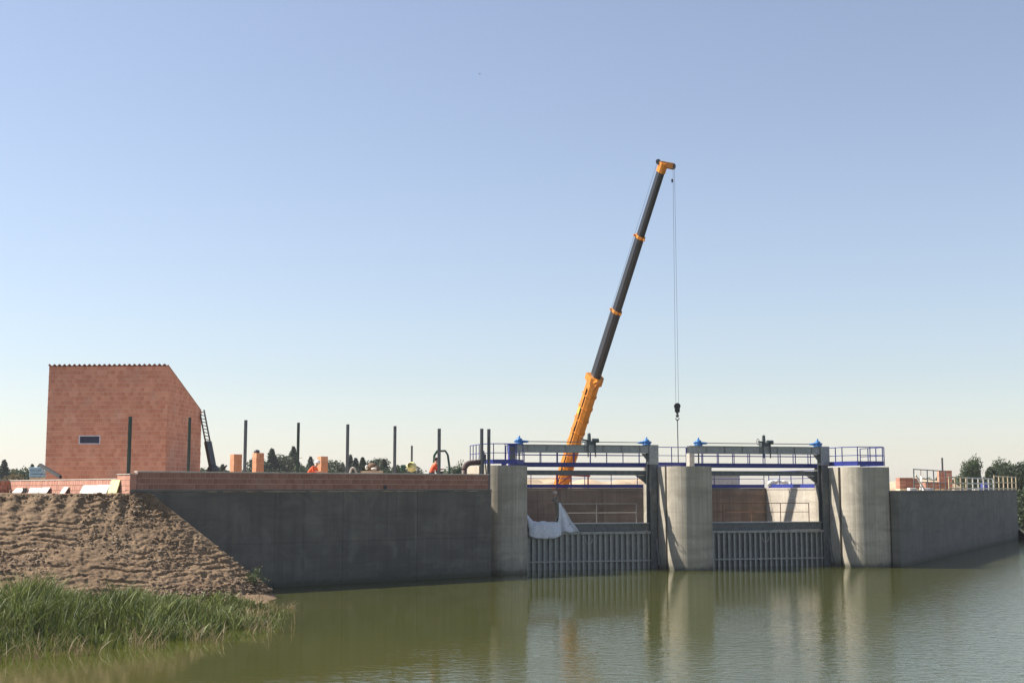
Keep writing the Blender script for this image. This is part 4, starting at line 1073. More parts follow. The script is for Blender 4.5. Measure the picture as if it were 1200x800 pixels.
# ------------------------------------------------------------------ people
def person(label, loc, rz, J, heads, mats, helmet=None, vis=None):
    """J: joint dict name->(x,y,z,r); one continuous skinned body; faces the local +x direction"""
    root = thing('person', loc, label, 'person', vis)
    root.rotation_euler = (0, 0, rz)
    links = [('pelvis', 'waist'), ('waist', 'chest'), ('chest', 'neck'), ('neck', 'jaw'), ('jaw', 'skull')]
    for s_ in 'lr':
        links += [('chest', 'sh' + s_), ('sh' + s_, 'el' + s_), ('el' + s_, 'wr' + s_), ('wr' + s_, 'pa' + s_), ('pelvis', 'hip' + s_), ('hip' + s_, 'kn' + s_), ('kn' + s_, 'an' + s_), ('an' + s_, 'toe' + s_)]
    names = list(J); idx = {n_: i for i, n_ in enumerate(names)}
    vs = [J[n_][:3] for n_ in names]; rs = [J[n_][3] for n_ in names]; ed = [(idx[a], idx[c]) for a, c in links]
    for s_ in 'lr':                                               # five fingers rooted in the palm
        w_ = Vector(J['wr' + s_][:3]); pa = Vector(J['pa' + s_][:3]); d = (pa - w_).normalized(); sd_ = d.cross(Vector((0.3, .2, 1))).normalized(); nn = sd_.cross(d)
        for k, (o_, ln) in enumerate(((-.036, .06), (-.013, .078), (.012, .082), (.036, .074), (.05, .055))):
            thumb = k == 4
            b0 = (w_.lerp(pa, .35) + sd_ * .035) if thumb else pa + sd_ * o_
            b1 = b0 + (d * .6 + sd_ * .8).normalized() * ln * .55 if thumb else b0 + d * ln * .55
            b2 = b1 + (d * .8 - nn * .5) * ln * .5
            i0 = len(vs); vs += [tuple(b0), tuple(b1), tuple(b2)]; rs += [.011, .010, .008]
            ed += [(idx['pa' + s_], i0), (i0, i0 + 1), (i0 + 1, i0 + 2)]
    me = bpy.data.meshes.new('body'); me.from_pydata(vs, ed, [])
    ob = bpy.data.objects.new('body_tmp', me); COL.objects.link(ob)
    sk = ob.modifiers.new('skin', 'SKIN'); sk.use_smooth_shade = True
    for i, r_ in enumerate(rs): me.skin_vertices[0].data[i].radius = (r_, r_)
    me.skin_vertices[0].data[idx['pelvis']].use_root = True
    ob.modifiers.new('sub', 'SUBSURF').levels = 1
    dg = bpy.context.evaluated_depsgraph_get(); ev = ob.evaluated_get(dg); m2 = bpy.data.meshes.new_from_object(ev)
    bpy.data.objects.remove(ob)
    for m_ in mats: m2.materials.append(m_)                       # skin, top, trousers, boots
    zone = {'skull': 0, 'jaw': 0, 'neck': 0, 'pal': 0, 'par': 0, 'wrl': 0, 'wrr': 0, 'toel': 3, 'toer': 3, 'anl': 3, 'anr': 3, 'knl': 2, 'knr': 2, 'hipl': 2, 'hipr': 2, 'pelvis': 2}
    pv = [(Vector(J[n_][:3]), zone.get(n_, 1)) for n_ in names]
    for p in m2.polygons:
        c_ = p.center; p.material_index = min(pv, key=lambda q: (q[0] - c_).length)[1]; p.use_smooth = True
    body = bpy.data.objects.new('body', m2); COL.objects.link(body); body.parent = root
    hc = Vector(J['skull'][:3])
    def child(name, mb, m_):
        mm = bpy.data.meshes.new(name); mm.from_pydata([tuple(p) for p in mb.v], [], mb.f); mm.materials.append(m_)
        for p in mm.polygons: p.use_smooth = True
        o_ = bpy.data.objects.new(name, mm); COL.objects.link(o_); o_.parent = root; return o_
    child('nose', MB().ball(hc + Vector((.115, 0, -.035)), .022, .016, .028), mats[0])
    for q in (-.035, .035): child('eye', MB().ball(hc + Vector((.098, q, .0)), .012), M['hair'])
    for q in (-.092, .092): child('ear', MB().ball(hc + Vector((0, q, -.02)), .022, .012, .033), mats[0])
    child('mouth', MB().ball(hc + Vector((.098, 0, -.085)), .012, .026, .007), M['red'])
    if helmet:
        mb = MB(); mb.ball(hc + Vector((-.005, 0, .055)), .135, .118, .105, 14, 8); mb.tube(hc + Vector((.02, 0, .03)), hc + Vector((.02, 0, .045)), .165, .155, 16); child('helmet', mb, helmet)
    else:
        mb = MB(); mb.ball(hc + Vector((-.022, 0, .035)), .115, .108, .105, 14, 8); child('hair', mb, M['hair'])
    return root, child
def stand(lean=0.0, arms='down', k=1.0):
    J = {'pelvis': (0, 0, .95, .135), 'waist': (lean * .12, 0, 1.12, .15), 'chest': (lean * .35, 0, 1.34, .175), 'neck': (lean * .52, 0, 1.50, .06), 'jaw': (lean * .58 + .02, 0, 1.57, .075), 'skull': (lean * .64 + .01, 0, 1.67, .105)}
    for s_, y in (('l', 1), ('r', -1)):
        J['sh' + s_] = (lean * .42, y * .20, 1.42, .09)
        if arms == 'down': J['el' + s_] = (lean * .4 - .03, y * .26, 1.13, .052); J['wr' + s_] = (lean * .4 + .08, y * .27, .88, .036); J['pa' + s_] = (lean * .4 + .10, y * .27, .80, .034)
        else: J['el' + s_] = (lean * .42 + .12, y * .25, 1.17, .052); J['wr' + s_] = (lean * .42 + .36, y * .17, 1.18, .036); J['pa' + s_] = (lean * .42 + .44, y * .15, 1.20, .034)
        J['hip' + s_] = (0, y * .10, .90, .095); J['kn' + s_] = (.02, y * .11, .50, .062); J['an' + s_] = (-.02, y * .11, .09, .045); J['toe' + s_] = (.15, y * .13, .04, .042)
    return {a: tuple(q * k for q in v) for a, v in J.items()}
def vest(child, J, m):                                            # waistcoat shell with reflective bands
    pass
MS = [M['skin'], M['hivis'], M['trouser'], M['steel_black']]
p = row_pt(505, 1.9); person('worker with dark hair in orange high-visibility jacket beside the green machine', (p.x, p.y, PLZ), R(20), stand(.45, 'fwd', 1.06), None, MS)
p = row_pt(361, 2.2); person('worker in orange with white helmet bending behind the parapet, left of a brick pillar', (p.x, p.y, PLZ - .0), R(-20), stand(.95, 'fwd', .90), None, MS, M['helmet_white'])
p = W((ws(653.5, 2.45), 2.45, 0)); MG = [M['skin'], M['grey_cloth'], M['grey_cloth'], M['steel_black']]
person('worker in grey-tan clothes with pale helmet standing on the left gate', (p.x, p.y, 2.63), R(200), stand(.25, 'fwd', 1.03), None, MG, M['helmet_pink'])

# ------------------------------------------------------------------ machines and bits behind the parapet
# mini excavator with open green canopy
p = row_pt(517, 2.3); X = frame((p.x, p.y), WANG - R(38)); t = thing('mini_excavator', (p.x, p.y, PLZ), 'small dark green machine with open rounded cab frame behind the parapet', 'excavator')
for y in (-.42, .42):
    mb = MB(X); pts = [(-.6 + .16 * math.cos(a), .16 * math.sin(a)) for a in [math.pi / 2 + math.pi * i / 8 for i in range(9)]] + [(.6 + .16 * math.cos(a), .16 * math.sin(a)) for a in [-math.pi / 2 + math.pi * i / 8 for i in range(9)]]
    n = len(pts); vs = [(x, y + w_, PLZ + .17 + z) for w_ in (-.12, .12) for x, z in pts]
    mb.add(vs, [(i, (i + 1) % n, n + (i + 1) % n, n + i) for i in range(n)] + [tuple(range(n - 1, -1, -1)), tuple(range(n, 2 * n))]).build('track', M['rubber'], t)
MB(X).box(-.5, .55, -.45, .45, PLZ + .38, PLZ + 1.0).build('body', M['green'], t, bevel=.06)
seat_ = MB(X).box(-.25, .1, -.2, .2, PLZ + 1.0, PLZ + 1.15); seat_.box(-.3, -.22, -.2, .2, PLZ + 1.1, PLZ + 1.6); seat_.build('seat', M['steel_black'], t)
zt = at(517, 528, p.y).z
for y in (-.4, .4):
    mb = MB(X); mb.path([(-.42, y, PLZ + .95), (-.38, y, zt - .25), (-.22, y, zt - .02), (.22, y, zt), (.36, y, zt - .22), (.46, y, PLZ + 1.35), (.44, y, PLZ + .95)], .045); mb.build('cab_frame', M['green'], t)
MB(X).box(-.24, .26, -.42, .42, zt - .01, zt + .03).build('canopy', M['green'], t)
MB(X).box(-.40, -.36, -.34, .34, PLZ + 1.0, zt - .3).build('rear_panel', M['lightblue'], t)
mb = MB(X); mb.bar((.5, 0, PLZ + .6), (1.1, 0, PLZ + 1.3), .14, .2); mb.bar((1.1, 0, PLZ + 1.3), (1.5, 0, PLZ + .5), .12, .16); mb.build('boom', M['green'], t)
mb = MB(X); mb.box(1.35, 1.75, -.25, .25, PLZ + .15, PLZ + .5); mb.build('bucket', M['steel_dark'], t, bevel=.05)

# pale yellow mixer drum
p = row_pt(482.5, 2.0); zc = at(482.5, 547, p.y).z; t = thing('concrete_mixer', (p.x, p.y, PLZ), 'pale yellow round mixer drum just above the parapet', 'mixer')
mb = MB(); q = Vector((p.x, p.y, zc)); dv = Vector((-.25, -.9, .35)).normalized()
mb.tube(q - dv * .28, q - dv * .05, .16, .27, 16); mb.tube(q - dv * .05, q + dv * .08, .27, .27, 16); mb.tube(q + dv * .08, q + dv * .28, .27, .15, 16, False); mb.build('drum', M['pale_yellow'], t, True)
mb = MB()
for a_ in (-.35, .35): mb.tube((q.x + a_, q.y, zc), (q.x + a_, q.y + .3, PLZ), .03); mb.tube((q.x + a_, q.y, zc), (q.x + a_, q.y - .3, PLZ), .03)
mb.tube((q.x - .35, q.y, zc), (q.x + .35, q.y, zc), .035); mb.build('stand', M['steel_dark'], t)
MB().box(q.x - .58, q.x - .33, q.y - .15, q.y + .2, zc - .25, zc + .12).build('motor_box', M['green'], t, bevel=.03)

# white hose arch, brown bundle
p = row_pt(414, 1.0); z0 = PT
mb = MB(); pts = [(p.x - .22 + .02 * k, p.y, z0 - .35 + .62 * math.sin(min(1, k / 9) * math.pi / 2)) for k in range(10)] + [(p.x + .02 + .04 * k, p.y, z0 + .27 - .02 * k * k) for k in range(1, 5)]
mb.path(pts, .055); tag(mb.build('hose', M['rail_pale'], None, True), 'pale bent hose end sticking up over the parapet', 'hose')
MB  # noqa
p = row_pt(436, 1.6); t = thing('canvas_bundle', (p.x, p.y, PLZ), 'brown canvas bundle with pale edges showing over the parapet', 'bundle')
zc = at(436, 547, p.y).z
MB().box(p.x - .55, p.x + .55, p.y - .3, p.y + .3, PLZ, zc - .2).build('pallet_stack', M['timber'], t)
mb = MB(); mb.ball((p.x, p.y, zc), .26, .22, .22); mb.ball((p.x + .2, p.y - .05, zc - .08), .2, .2, .14); mb.build('canvas', M['canvas_brown'], t, True)
mb = MB(); mb.ball((p.x - .26, p.y - .1, zc - .02), .09, .1, .13); mb.ball((p.x + .14, p.y - .28, zc - .1), .16, .08, .07); mb.build('pale_edge', M['timber_white'], t, True)

# brown pipe elbow at the end of the parapet
p = row_pt(545, .6); zb = PT - .3; e = at(552, 543, p.y + .5)
mb = MB(); pts = []
q0 = at(544, 556, p.y); r_ = .40
for k in range(9):
    a_ = math.pi - (math.pi / 2) * k / 8; pts.append((q0.x + r_ + r_ * math.cos(a_), q0.y + .05 * k, q0.z + .25 + r_ * math.sin(a_)))
pts = [(q0.x, q0.y, PLZ)] + pts + [(pts[-1][0] + .35, pts[-1][1] + .3, pts[-1][2] + .02)]
mb.path(pts, .15, 12); mb.ball(pts[-1], .17); tag(mb.build('pipe_elbow', M['brownpipe'], None, True), 'thick dark brown pipe elbow above the end of the brick parapet', 'pipe')

# builders hoist leaning against the house
h0 = H((HWID + .25, HDEP - .4, 0)); topp = at(236.5, 481, h0.y + .1); bot = at(249, 546, h0.y - .6); mid_ = topp.lerp(bot, .56)
t = thing('ladder_hoist', (bot.x, bot.y, PLZ), 'dark lattice hoist leaning against the right edge of the brick house', 'hoist')
dv = (bot - topp).normalized(); sv = Vector((.94, -.3, 0)); sv = (sv - dv * sv.dot(dv)).normalized() * .16
MB().bar(topp - sv, mid_ - sv, .07, .07).build('rail', M['galv_dark'], t); MB().bar(topp + sv, mid_ + sv, .07, .07).build('rail', M['galv_dark'], t)
nr_ = 9
for k in range(nr_):
    a_ = topp.lerp(mid_, k / nr_); c_ = topp.lerp(mid_, (k + .8) / nr_); MB().bar(a_ - sv, c_ + sv, .05, .05).build('lattice', M['galv'], t)
mb = MB(); mb.bar(mid_, bot, .42, .25); mb.build('lower_section', M['steel_dark'], t)
mb = MB(); mb.ball(bot + Vector((.05, 0, -.25)), .42, .4, .35); mb.box(bot.x - .7, bot.x + .75, bot.y - .4, bot.y + .5, PLZ + .2, PLZ + .95); mb.build('winch', M['steel_dark'], t)
mb = MB(); mb.bar(bot + Vector((.5, 0, -.4)), bot + Vector((.95, -.2, .05)), .08, .08); mb.bar(bot + Vector((.1, 0, -.5)), bot + Vector((.95, -.2, -.55)), .08, .08); mb.build('handle', M['steel_dark'], t)
for q in (-.5, .5): MB().tube((bot.x + q, bot.y - .45, PLZ + .22), (bot.x + q, bot.y + .55, PLZ + .22), .22, n=12).build('wheel', M['rubber'], t)
h1 = at(197.5, 434, HY + .3)

# light blue crate stack and dark sloping beam at the left wall
p = at(44, 551, 71.5); t = thing('pallet_crate', (p.x, p.y, PLZ), 'light blue crate stack on the low wall left of the house', 'crate')
zc = at(44, 559, 71.5).z
MB().box(p.x - .33, p.x + .36, p.y - .3, p.y + .3, PLZ, zc - .01).build('base', M['timber'], t)
for k in range(3):
    MB().box(p.x - .34, p.x + .37, p.y - .32, p.y + .32, zc + k * .19 + .005, zc + k * .19 + .17).build('crate', M['lightblue'], t, bevel=.015)
a_ = at(47, 544.5, 70.0); c_ = at(71, 558.5, 66.5)
ob = MB(); ob.bar(a_, c_, .13, .16); tag(ob.build('steel_beam', M['steel_black'], None), 'short black beam sloping down onto the low wall in front of the house', 'beam')
mb = MB(); mb.path([c_, c_ + Vector((.08, -.1, -.25)), c_ + Vector((.16, -.2, -.55)), c_ + Vector((.2, -.35, -.95))], .018, 6); tag(mb.build('cable', M['steel_black'], None), 'thin dark cable hanging down the sunlit low wall', 'cable')
# things leaning against the low wall
def on_low(px, out):                                              # point of the low wall's outer face at column px
    lo, hi = 0.0, 16.7
    for _ in range(50):
        m_ = (lo + hi) / 2; q = LB((m_, out, 0)); x = 600 + F * q.x / q.y * (CP - (400 - 570) / F * SP)
        if x > px: lo = m_
        else: hi = m_
    return lo
for (pa, pb, z0, z1, mt, nm, lab) in ((96, 112, 4.42, 4.80, 'white', 'insulation_board', 'white insulation board leaning on the low wall, left of the pair near the yellow board'),
                                   (112.6, 127, 4.42, 4.82, 'white', 'insulation_board', 'white insulation board leaning on the low wall, right of the pair beside the yellow board'),
                                   (128.5, 138.5, 4.36, 5.03, 'pale_yellow', 'yellow_board', 'yellow board leaning against the low wall next to the corner pillar'),
                                   (17, 27, 4.42, 4.66, 'white', 'insulation_board', 'white board at the foot of the low wall, leftmost below the blue crates'),
                                   (34, 47, 4.42, 4.68, 'white', 'insulation_board', 'white board at the foot of the low wall, right below the blue crates'),
                                   (48, 57, 4.42, 4.70, 'white', 'insulation_board', 'white board at the foot of the low wall under the black beam'),
                                   (73, 78.5, 4.42, 4.72, 'timber_white', 'timber_plank', 'short pale plank upright against the low wall below the hanging cable')):
    sb, sa = on_low(pa, .15), on_low(pb, .15)
    mb = MB(LB); mb.add([(sa, .22, z0), (sb, .22, z0), (sb, .26, z0), (sa, .26, z0), (sa, .035, z1), (sb, .035, z1), (sb, .075, z1), (sa, .075, z1)], [(3, 2, 1, 0), (4, 5, 6, 7), (0, 1, 5, 4), (1, 2, 6, 5), (2, 3, 7, 6), (3, 0, 4, 7)])
    tag(mb.build(nm, M[mt], None), lab, 'board' if nm != 'timber_plank' else 'plank')
for k, px in enumerate((31, 32.8)):
    s_ = on_low(px, .2); q = LB((s_, .3, 4.45)); mb = MB(); mb.tube(q, q + Vector((0, 0, .22)), .08, .1, 12)
    tag(mb.build('bucket', M['steel_dark'], None), 'dark bucket between white boards, ' + ('left' if k == 0 else 'right') + ' of two', 'bucket')

# ------------------------------------------------------------------ guard rails and gear on the right wing wall
def rw_pt(px, d):
    lo, hi = -2.0, RLEN + 10
    for _ in range(50):
        m_ = (lo + hi) / 2; q = RW((m_, d, 0)); x = 600 + F * q.x / q.y * (CP - (400 - 560) / F * SP)
        if x < px: lo = m_
        else: hi = m_
    return RW((lo, d, RWT))
segs = [(1112, 1132, 'timber', 'pale yellow timber guard rail on the right wall, left of the white stretch'), (1133, 1164, 'timber_white', 'white timber guard rail on the right wall below the round tree'), (1165, 1190.5, 'timber', 'tall pale guard rail at the far end of the right wall')]
for i, (pa, pb, mt, lab) in enumerate(segs):
    a_, c_ = rw_pt(pa, .35), rw_pt(pb, .35); t = thing('guard_rail', (a_ + c_) / 2, lab, 'guard rail', 'timber guard rails on the right wall')
    hh = 1.0 if i < 2 else 1.25
    n = max(3, round((c_ - a_).length / 2.4))
    for k in range(n + 1):
        p = a_.lerp(c_, k / n); MB().bar(p, p + Vector((0, 0, hh)), .08, .08, (1, 0, 0)).build('post', M[mt], t)
    for z in (.12, hh * .52, hh - .06): MB().bar(a_ + Vector((0, 0, z)), c_ + Vector((0, 0, z)), .04, .10).build('board', M[mt], t)
a_, c_ = rw_pt(1071, .8), rw_pt(1108, .8); t = thing('scaffold_frame', a_, 'thin grey scaffold frame on the right wall beside the pier', 'scaffold')
zt1 = at(1075, 549, a_.y).z
for k in range(6):
    p = a_.lerp(c_, k / 5); MB().tube(p, (p.x, p.y, zt1), .04, n=6).build('pole', M['rail_pale'] if k == 1 else M['galv_dark'], t)
for z in (zt1 - .03, RWT + .55): MB().tube((a_.x, a_.y, z), (c_.x, c_.y, z), .035, n=6).build('ledger', M['galv_dark'], t)
MB().tube((a_.x + .4, a_.y, RWT), (a_.lerp(c_, .22).x, a_.lerp(c_, .22).y, zt1 - .4), .06, n=6).build('brace', M['timber_white'], t)
MB().tube((a_.x + .9, a_.y + .6, RWT), (a_.lerp(c_, .05).x, a_.lerp(c_, .05).y, zt1 - .4), .06, n=6).build('brace', M['timber_white'], t)
p = rw_pt(1107, 1.2); t = thing('brick_stack', (p.x, p.y, RWT), 'tall narrow red-brown brick stack with a dark pole on the right wall', 'brick stack')
zt2 = at(1107, 551, p.y).z; me = block_mesh('stack_block', M['brick']); nco = int((zt2 - RWT) / .24)
for k in range(nco):
    for q in (-1, 1): piece('brick', me, (p.x + q * .24, p.y, RWT + (k + .5) * (zt2 - RWT) / nco), (.46, .5, (zt2 - RWT) / nco - .015), RANG * 0, t)
MB().tube((p.x, p.y + .4, RWT), (p.x, p.y + .4, at(1107, 536, p.y).z), .07, n=8).build('pole', M['steel_dark'], t)
for i, (pa, pb, d) in enumerate(((1056, 1063, 2.0), (1064, 1071, 2.6), (1090, 1101, 1.6))):
    a_, c_ = rw_pt(pa, d), rw_pt(pb, d); t = thing('brick_pallet', (a_ + c_) / 2, ['red brick pallet right beside the right pier', 'second red brick pallet from the right pier', 'low red brick pallet under the scaffold frame'][i], 'brick pallet', 'brick pallets on the right wall')
    wd = abs(c_.x - a_.x); hh = (.80, .8, .55)[i]; mid_ = (a_ + c_) / 2
    MB().box(mid_.x - wd / 2, mid_.x + wd / 2, mid_.y - .5, mid_.y + .5, RWT - .05, RWT + .1).build('pallet', M['timber'], t)
    n = max(2, round(wd / .4)); me = block_mesh('pallet_block', M['brick_parapet'])
    for k in range(int(hh / .25)):
        for j in range(n): piece('brick', me, (mid_.x - wd / 2 + (j + .5) * wd / n, mid_.y, RWT + .1 + (k + .5) * .25), (wd / n - .015, .9, .24), 0, t)
for i, (px, wpx) in enumerate(((1068, 8), (1086, 10), (1121, 12), (1143, 6))):
    p = rw_pt(px, .75); wd = wpx / F * p.y; mb = MB(); mb.box(p.x - wd / 2, p.x + wd / 2, p.y - .3, p.y + .3, RWT - .02, RWT + .16)
    tag(mb.build('white_panel_stack', M['white'], None, bevel=.02), ['flat white panel stack on the right wall nearest the pier', 'flat white panel stack under the scaffold frame', 'flat white panel stack below the pale yellow guard rail', 'small flat white panel stack below the white guard rail'][i], 'panel stack', 'white panel stacks on the right wall')
p = rw_pt(1154, .7); mb = MB(); mb.box(p.x - .3, p.x + .3, p.y - .3, p.y + .3, RWT - .02, RWT + .62); tag(mb.build('blue_barrel_box', M['blue'], None, bevel=.06), 'dark blue box behind the white guard rail on the right wall', 'box')

# ------------------------------------------------------------------ trees
def crown_mesh(name, kind, h, rad, n, leaf, m, seed):
    r = random.Random(seed); V = []; Fc = []
    def quad(c, s_):
        d = Vector((r.gauss(0, 1), r.gauss(0, 1), r.gauss(0, 1) + .4)).normalized(); u = d.orthogonal().normalized(); q = Matrix.Rotation(r.uniform(0, 6.28), 3, d); u = q @ u; v_ = d.cross(u)
        o = len(V); V.extend([tuple(c + u * s_), tuple(c + v_ * s_ * .6), tuple(c - u * s_), tuple(c - v_ * s_ * .6)]); Fc.append((o, o + 1, o + 2, o + 3))
    if kind == 'pine':
        for k in range(n):
            t_ = r.random() ** .8; z = h * (.22 + .78 * t_)
            tier = .55 + .45 * abs(math.sin(t_ * 22 + 1.3 * math.sin(k)))
            rr = rad * (1 - t_) ** .75 * tier * math.sqrt(r.random()); a = r.uniform(0, 6.28)
            rr *= .75 + .5 * noise.noise((math.cos(a) * 1.7, math.sin(a) * 1.7, t_ * 6 + seed))
            quad(Vector((math.cos(a) * rr, math.sin(a) * rr, z - rr * .22)), leaf * r.uniform(.6, 1.2))
    else:
        lobes = [(Vector((r.gauss(0, .42) * rad, r.gauss(0, .42) * rad, h * r.uniform(.42, .84))), rad * r.uniform(.35, .62)) for _ in range(11 if kind == 'round' else 8)]
        if kind == 'bush': lobes = [(Vector((r.gauss(0, .5) * rad, r.gauss(0, .5) * rad, h * r.uniform(.15, .7))), rad * r.uniform(.35, .6)) for _ in range(10)]
        for k in range(n):
            c, rr = r.choice(lobes); d = Vector((r.gauss(0, 1), r.gauss(0, 1), r.gauss(0, 1))).normalized()
            f = r.random() ** .35 * (1 + .35 * noise.noise((d.x * 2.4 + c.x, d.y * 2.4, d.z * 2.4 + seed)))
            quad(c + Vector((d.x * rr * f, d.y * rr * f, d.z * rr * f * .85)), leaf * r.uniform(.6, 1.25))
    me = bpy.data.meshes.new(name); me.from_pydata(V, [], Fc); me.materials.append(m); return me
def trunk_mesh(name, h, r0, kind, seed, rad):
    r = random.Random(seed); mb = MB(); pts = [Vector((r.gauss(0, .03) * h * k / 6, r.gauss(0, .03) * h * k / 6, h * (.95 if kind == 'pine' else .6) * k / 6)) for k in range(7)]
    for k in range(6): mb.tube(pts[k], pts[k + 1], r0 * (1 - k / 7), r0 * (1 - (k + 1) / 7), 8)
    for k in range(9):
        t_ = r.uniform(.3, .95); p = pts[min(5, int(t_ * 6))]; a = r.uniform(0, 6.28); ln = rad * r.uniform(.45, .8)
        mb.tube(p, p + Vector((math.cos(a) * ln, math.sin(a) * ln, ln * (.15 if kind == 'pine' else .8))), r0 * .3, r0 * .08, 5)
    me = bpy.data.meshes.new(name); me.from_pydata([tuple(p) for p in mb.v], [], mb.f); me.materials.append(M['bark']); return me
PROTO = {}
def proto(key, kind, h, rad, n, leaf, m, seed): PROTO[key] = (crown_mesh('crown', kind, h, rad, n, leaf, M[m], seed), trunk_mesh('trunk', h, h * .02 + .05, kind, seed, rad), h)
for i in range(4): proto('pine%d' % i, 'pine', 13, 2.6 + .3 * i, 1500, .34, 'leaf_pine', 40 + i)
for i in range(4): proto('oak%d' % i, 'round', 12, 3.6 + .3 * i, 2000, .36, 'leaf_dark' if i % 2 else 'leaf_mid', 50 + i)
proto('warm0', 'round', 11, 3.8, 2000, .36, 'leaf_warm', 61)
proto('big', 'round', 13, 5.2, 6500, .30, 'leaf_mid', 63); proto('big2', 'round', 13, 4.8, 6500, .30, 'leaf_dark', 64); proto('shrub', 'bush', 1.0, .62, 700, .05, 'leaf_mid', 66); proto('shrub_big', 'bush', 3.2, 2.6, 2600, .16, 'leaf_dark', 67)
def tree(key, px, topy, Y, label, group, name='tree', cat='tree', z0=GZ, width=1.0):
    cr, tr, h = PROTO[key]; p = at(px, topy, Y); k = (p.z - z0) / h
    t = thing(name, (p.x, p.y, z0), label, cat, group); t.rotation_euler = (0, 0, random.uniform(0, 6.28)); t.scale = (k * width, k * width, k)
    link('trunk', tr, t); link('crown', cr, t); return t
def gap(px):
    for lim, s_ in ((60, 'left of the brick house'), (268, 'between house and leftmost brick pillar'), (318, 'around the middle brick pillar'), (349, 'left of the dark post by the bending worker'), (407, 'just right of the bending worker'), (462, 'above the pale hose and brown bundle'), (600, 'by the yellow drum or green machine')):
        if px < lim: return s_
    return ''
ORD = {1: [''], 2: ['left of two ', 'right of two '], 3: ['leftmost ', 'middle ', 'rightmost '], 4: ['leftmost ', 'second ', 'third ', 'rightmost ']}
rows = [(4, 544, 'warm0'), (-14, 548, 'warm0'), (14, 549, 'warm0'), (5, 539, 'pine1'), (21, 541, 'oak0'), (30, 548, 'oak2'), (38, 544, 'pine2'), (46, 545, 'pine0'), (52, 549, 'oak1'),
        (240, 546, 'oak1'), (253, 545, 'oak3'), (261, 544, 'pine3'), (268, 549, 'oak1'), (291, 546, 'oak3'), (300, 531, 'pine1'), (312, 536, 'oak1'), (319, 526, 'pine0'), (327, 538, 'oak3'), (337, 531, 'oak1'), (344, 523.5, 'pine2'), (352, 540, 'oak3'), (364, 535, 'pine3'), (371, 543, 'oak1'),
        (388, 537, 'oak1'), (395, 546, 'oak3'), (402, 543, 'pine1'), (411, 533, 'pine0'), (417, 537, 'pine2'), (425, 536, 'pine1'), (436, 535, 'oak1'), (431, 544, 'oak3'), (444, 545, 'oak3'), (450, 538, 'pine3'), (457, 542, 'oak3'), (466, 545, 'pine0'), (473, 546, 'oak1'), (480, 548, 'oak3'), (537, 543, 'oak2')]
rows.sort()
kw = {'p': 'dark pine', 'o': 'broadleaf tree', 'w': 'yellowing tree'}
for i, (px, ty, key) in enumerate(rows):
    same = [q[0] for q in rows if q[2][0] == key[0] and gap(q[0]) == gap(px)]
    word = ORD.get(len(same), ['%s ' % w_ for w_ in ('first', 'second', 'third', 'fourth', 'fifth', 'sixth', 'seventh')])[same.index(px)]
    kindw = {'p': 'dark pine', 'o': 'green broadleaf tree', 'w': 'yellowing tree'}[key[0]]
    Y = 205 + 70 * random.random()
    tree(key, px, ty, Y, '%sfar %s %s' % (word, kw[key[0]], gap(px)), 'far %s %s' % (kindw + 's', gap(px)), width=random.uniform(1.4, 1.9) if key[0] == 'p' else random.uniform(.8, 1.1))
right = [(1080, 558, 'oak1', 230, 'dark green tree behind the scaffold frame'), (1096, 556, 'oak3', 235, 'green tree between scaffold frame and tall brick stack'), (1118, 553, 'oak0', 220, 'low green tree just left of the big round tree'),
         (1135, 535, 'big', 190, 'big round grey-green tree standing above the right wall'), (1150, 556, 'oak3', 215, 'low dark tree just right of the big round tree'), (1160, 554, 'oak1', 215, 'low dark tree halfway between round tree and right edge trees'),
         (1172, 540, 'big2', 175, 'tall dark tree left in the group at the right edge'), (1184, 538, 'big', 180, 'tall green tree in the middle of the right edge group'), (1199, 537, 'big2', 170, 'tall dark tree at the very right edge'), (1215, 540, 'big', 172, 'tall green tree cut off by the right edge')]
for px, ty, key, Y, lab in right: tree(key, px, ty, Y, lab, 'trees beyond the right wall', width=.55 if key == 'big' and px < 1150 else .75)
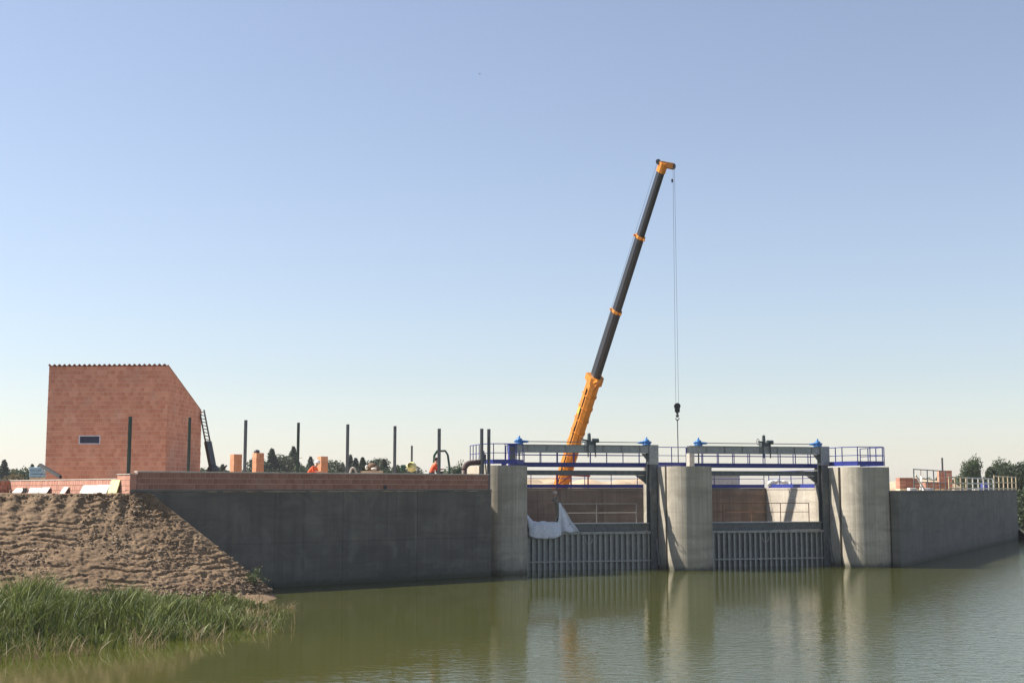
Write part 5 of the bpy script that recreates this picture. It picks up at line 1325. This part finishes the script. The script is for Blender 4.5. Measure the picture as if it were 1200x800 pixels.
for k, (px, Y) in enumerate(((1193, 131), (1199, 134), (1207, 136), (1217, 140))):
    tree('shrub_big', px, 572 - 4 * (k % 2), Y, ['dark shrub hanging over the bank at the far end of the right wall', 'second dark shrub right of the far end of the right wall', 'third dark shrub at the right edge beyond the wall', 'outermost dark shrub at the right edge beyond the wall'][k], 'shrubs on the far bank', 'shrub', 'shrub', z0=-.1, width=.8)
for k, (px, ty, Y) in enumerate(((1196, 590, 126), (1201, 597, 127), (1208, 592, 130))):
    tree('shrub_big', px, ty, Y, ['low dark bush at the water just past the end of the right wall', 'lowest dark bush at the water at the right edge', 'low dark bush at the water outermost on the right'][k], 'shrubs on the far bank', 'shrub', 'shrub', z0=-.5, width=1.1)
# little weed on the soil bank and bush behind parapet
q = EMB[14, int(NU * .015)]; tt = thing('weed', (q[0] - .3, q[1] - .25, q[2] - .05), 'small green weed low on the soil bank near the wing wall', 'plant'); link('foliage', PROTO['shrub'][0], tt); tt.scale = (.7, .7, .8)
p = row_pt(536, 2.5); tt = thing('bush', (p.x, p.y, PLZ), 'small grey-green bush behind the parapet left of the brown pipe', 'plant'); link('foliage', PROTO['shrub'][0], tt); tt.scale = (.75, .75, 2.0)

# bird
p = at(562, 87, 90); mb = MB(); mb.ball(p, .03, .09, .03); mb.add([p + Vector((.02, .03, .01)), p + Vector((.16, .02, .06)), p + Vector((.02, -.04, .01)), p + Vector((-.02, .03, .01)), p + Vector((-.16, .02, .06)), p + Vector((-.02, -.04, .01))], [(0, 1, 2), (3, 5, 4)])
tag(mb.build('bird', M['steel_black'], None), 'tiny dark bird high in the sky above the weir', 'bird')

# ------------------------------------------------------------------ summer haze: one closed box of thin, even air
hz_m = bpy.data.materials.new('haze_air'); hz_m.use_nodes = True; hn = hz_m.node_tree
for nd in list(hn.nodes):
    if nd.type == 'BSDF_PRINCIPLED': hn.nodes.remove(nd)
pv_ = hn.nodes.new('ShaderNodeVolumePrincipled'); pv_.inputs['Color'].default_value = (0.93, 0.95, 1.0, 1); pv_.inputs['Density'].default_value = 0.0002; pv_.inputs['Anisotropy'].default_value = 0.2
hn.links.new(pv_.outputs[0], hn.nodes['Material Output'].inputs['Volume'])
mb = MB().box(-1700, 1700, -350, 1750, -2.6, 33.0); hzo = mb.build('haze', hz_m, None); tag(hzo, 'thin pale summer haze over the whole river and site', 'haze', kind='stuff')
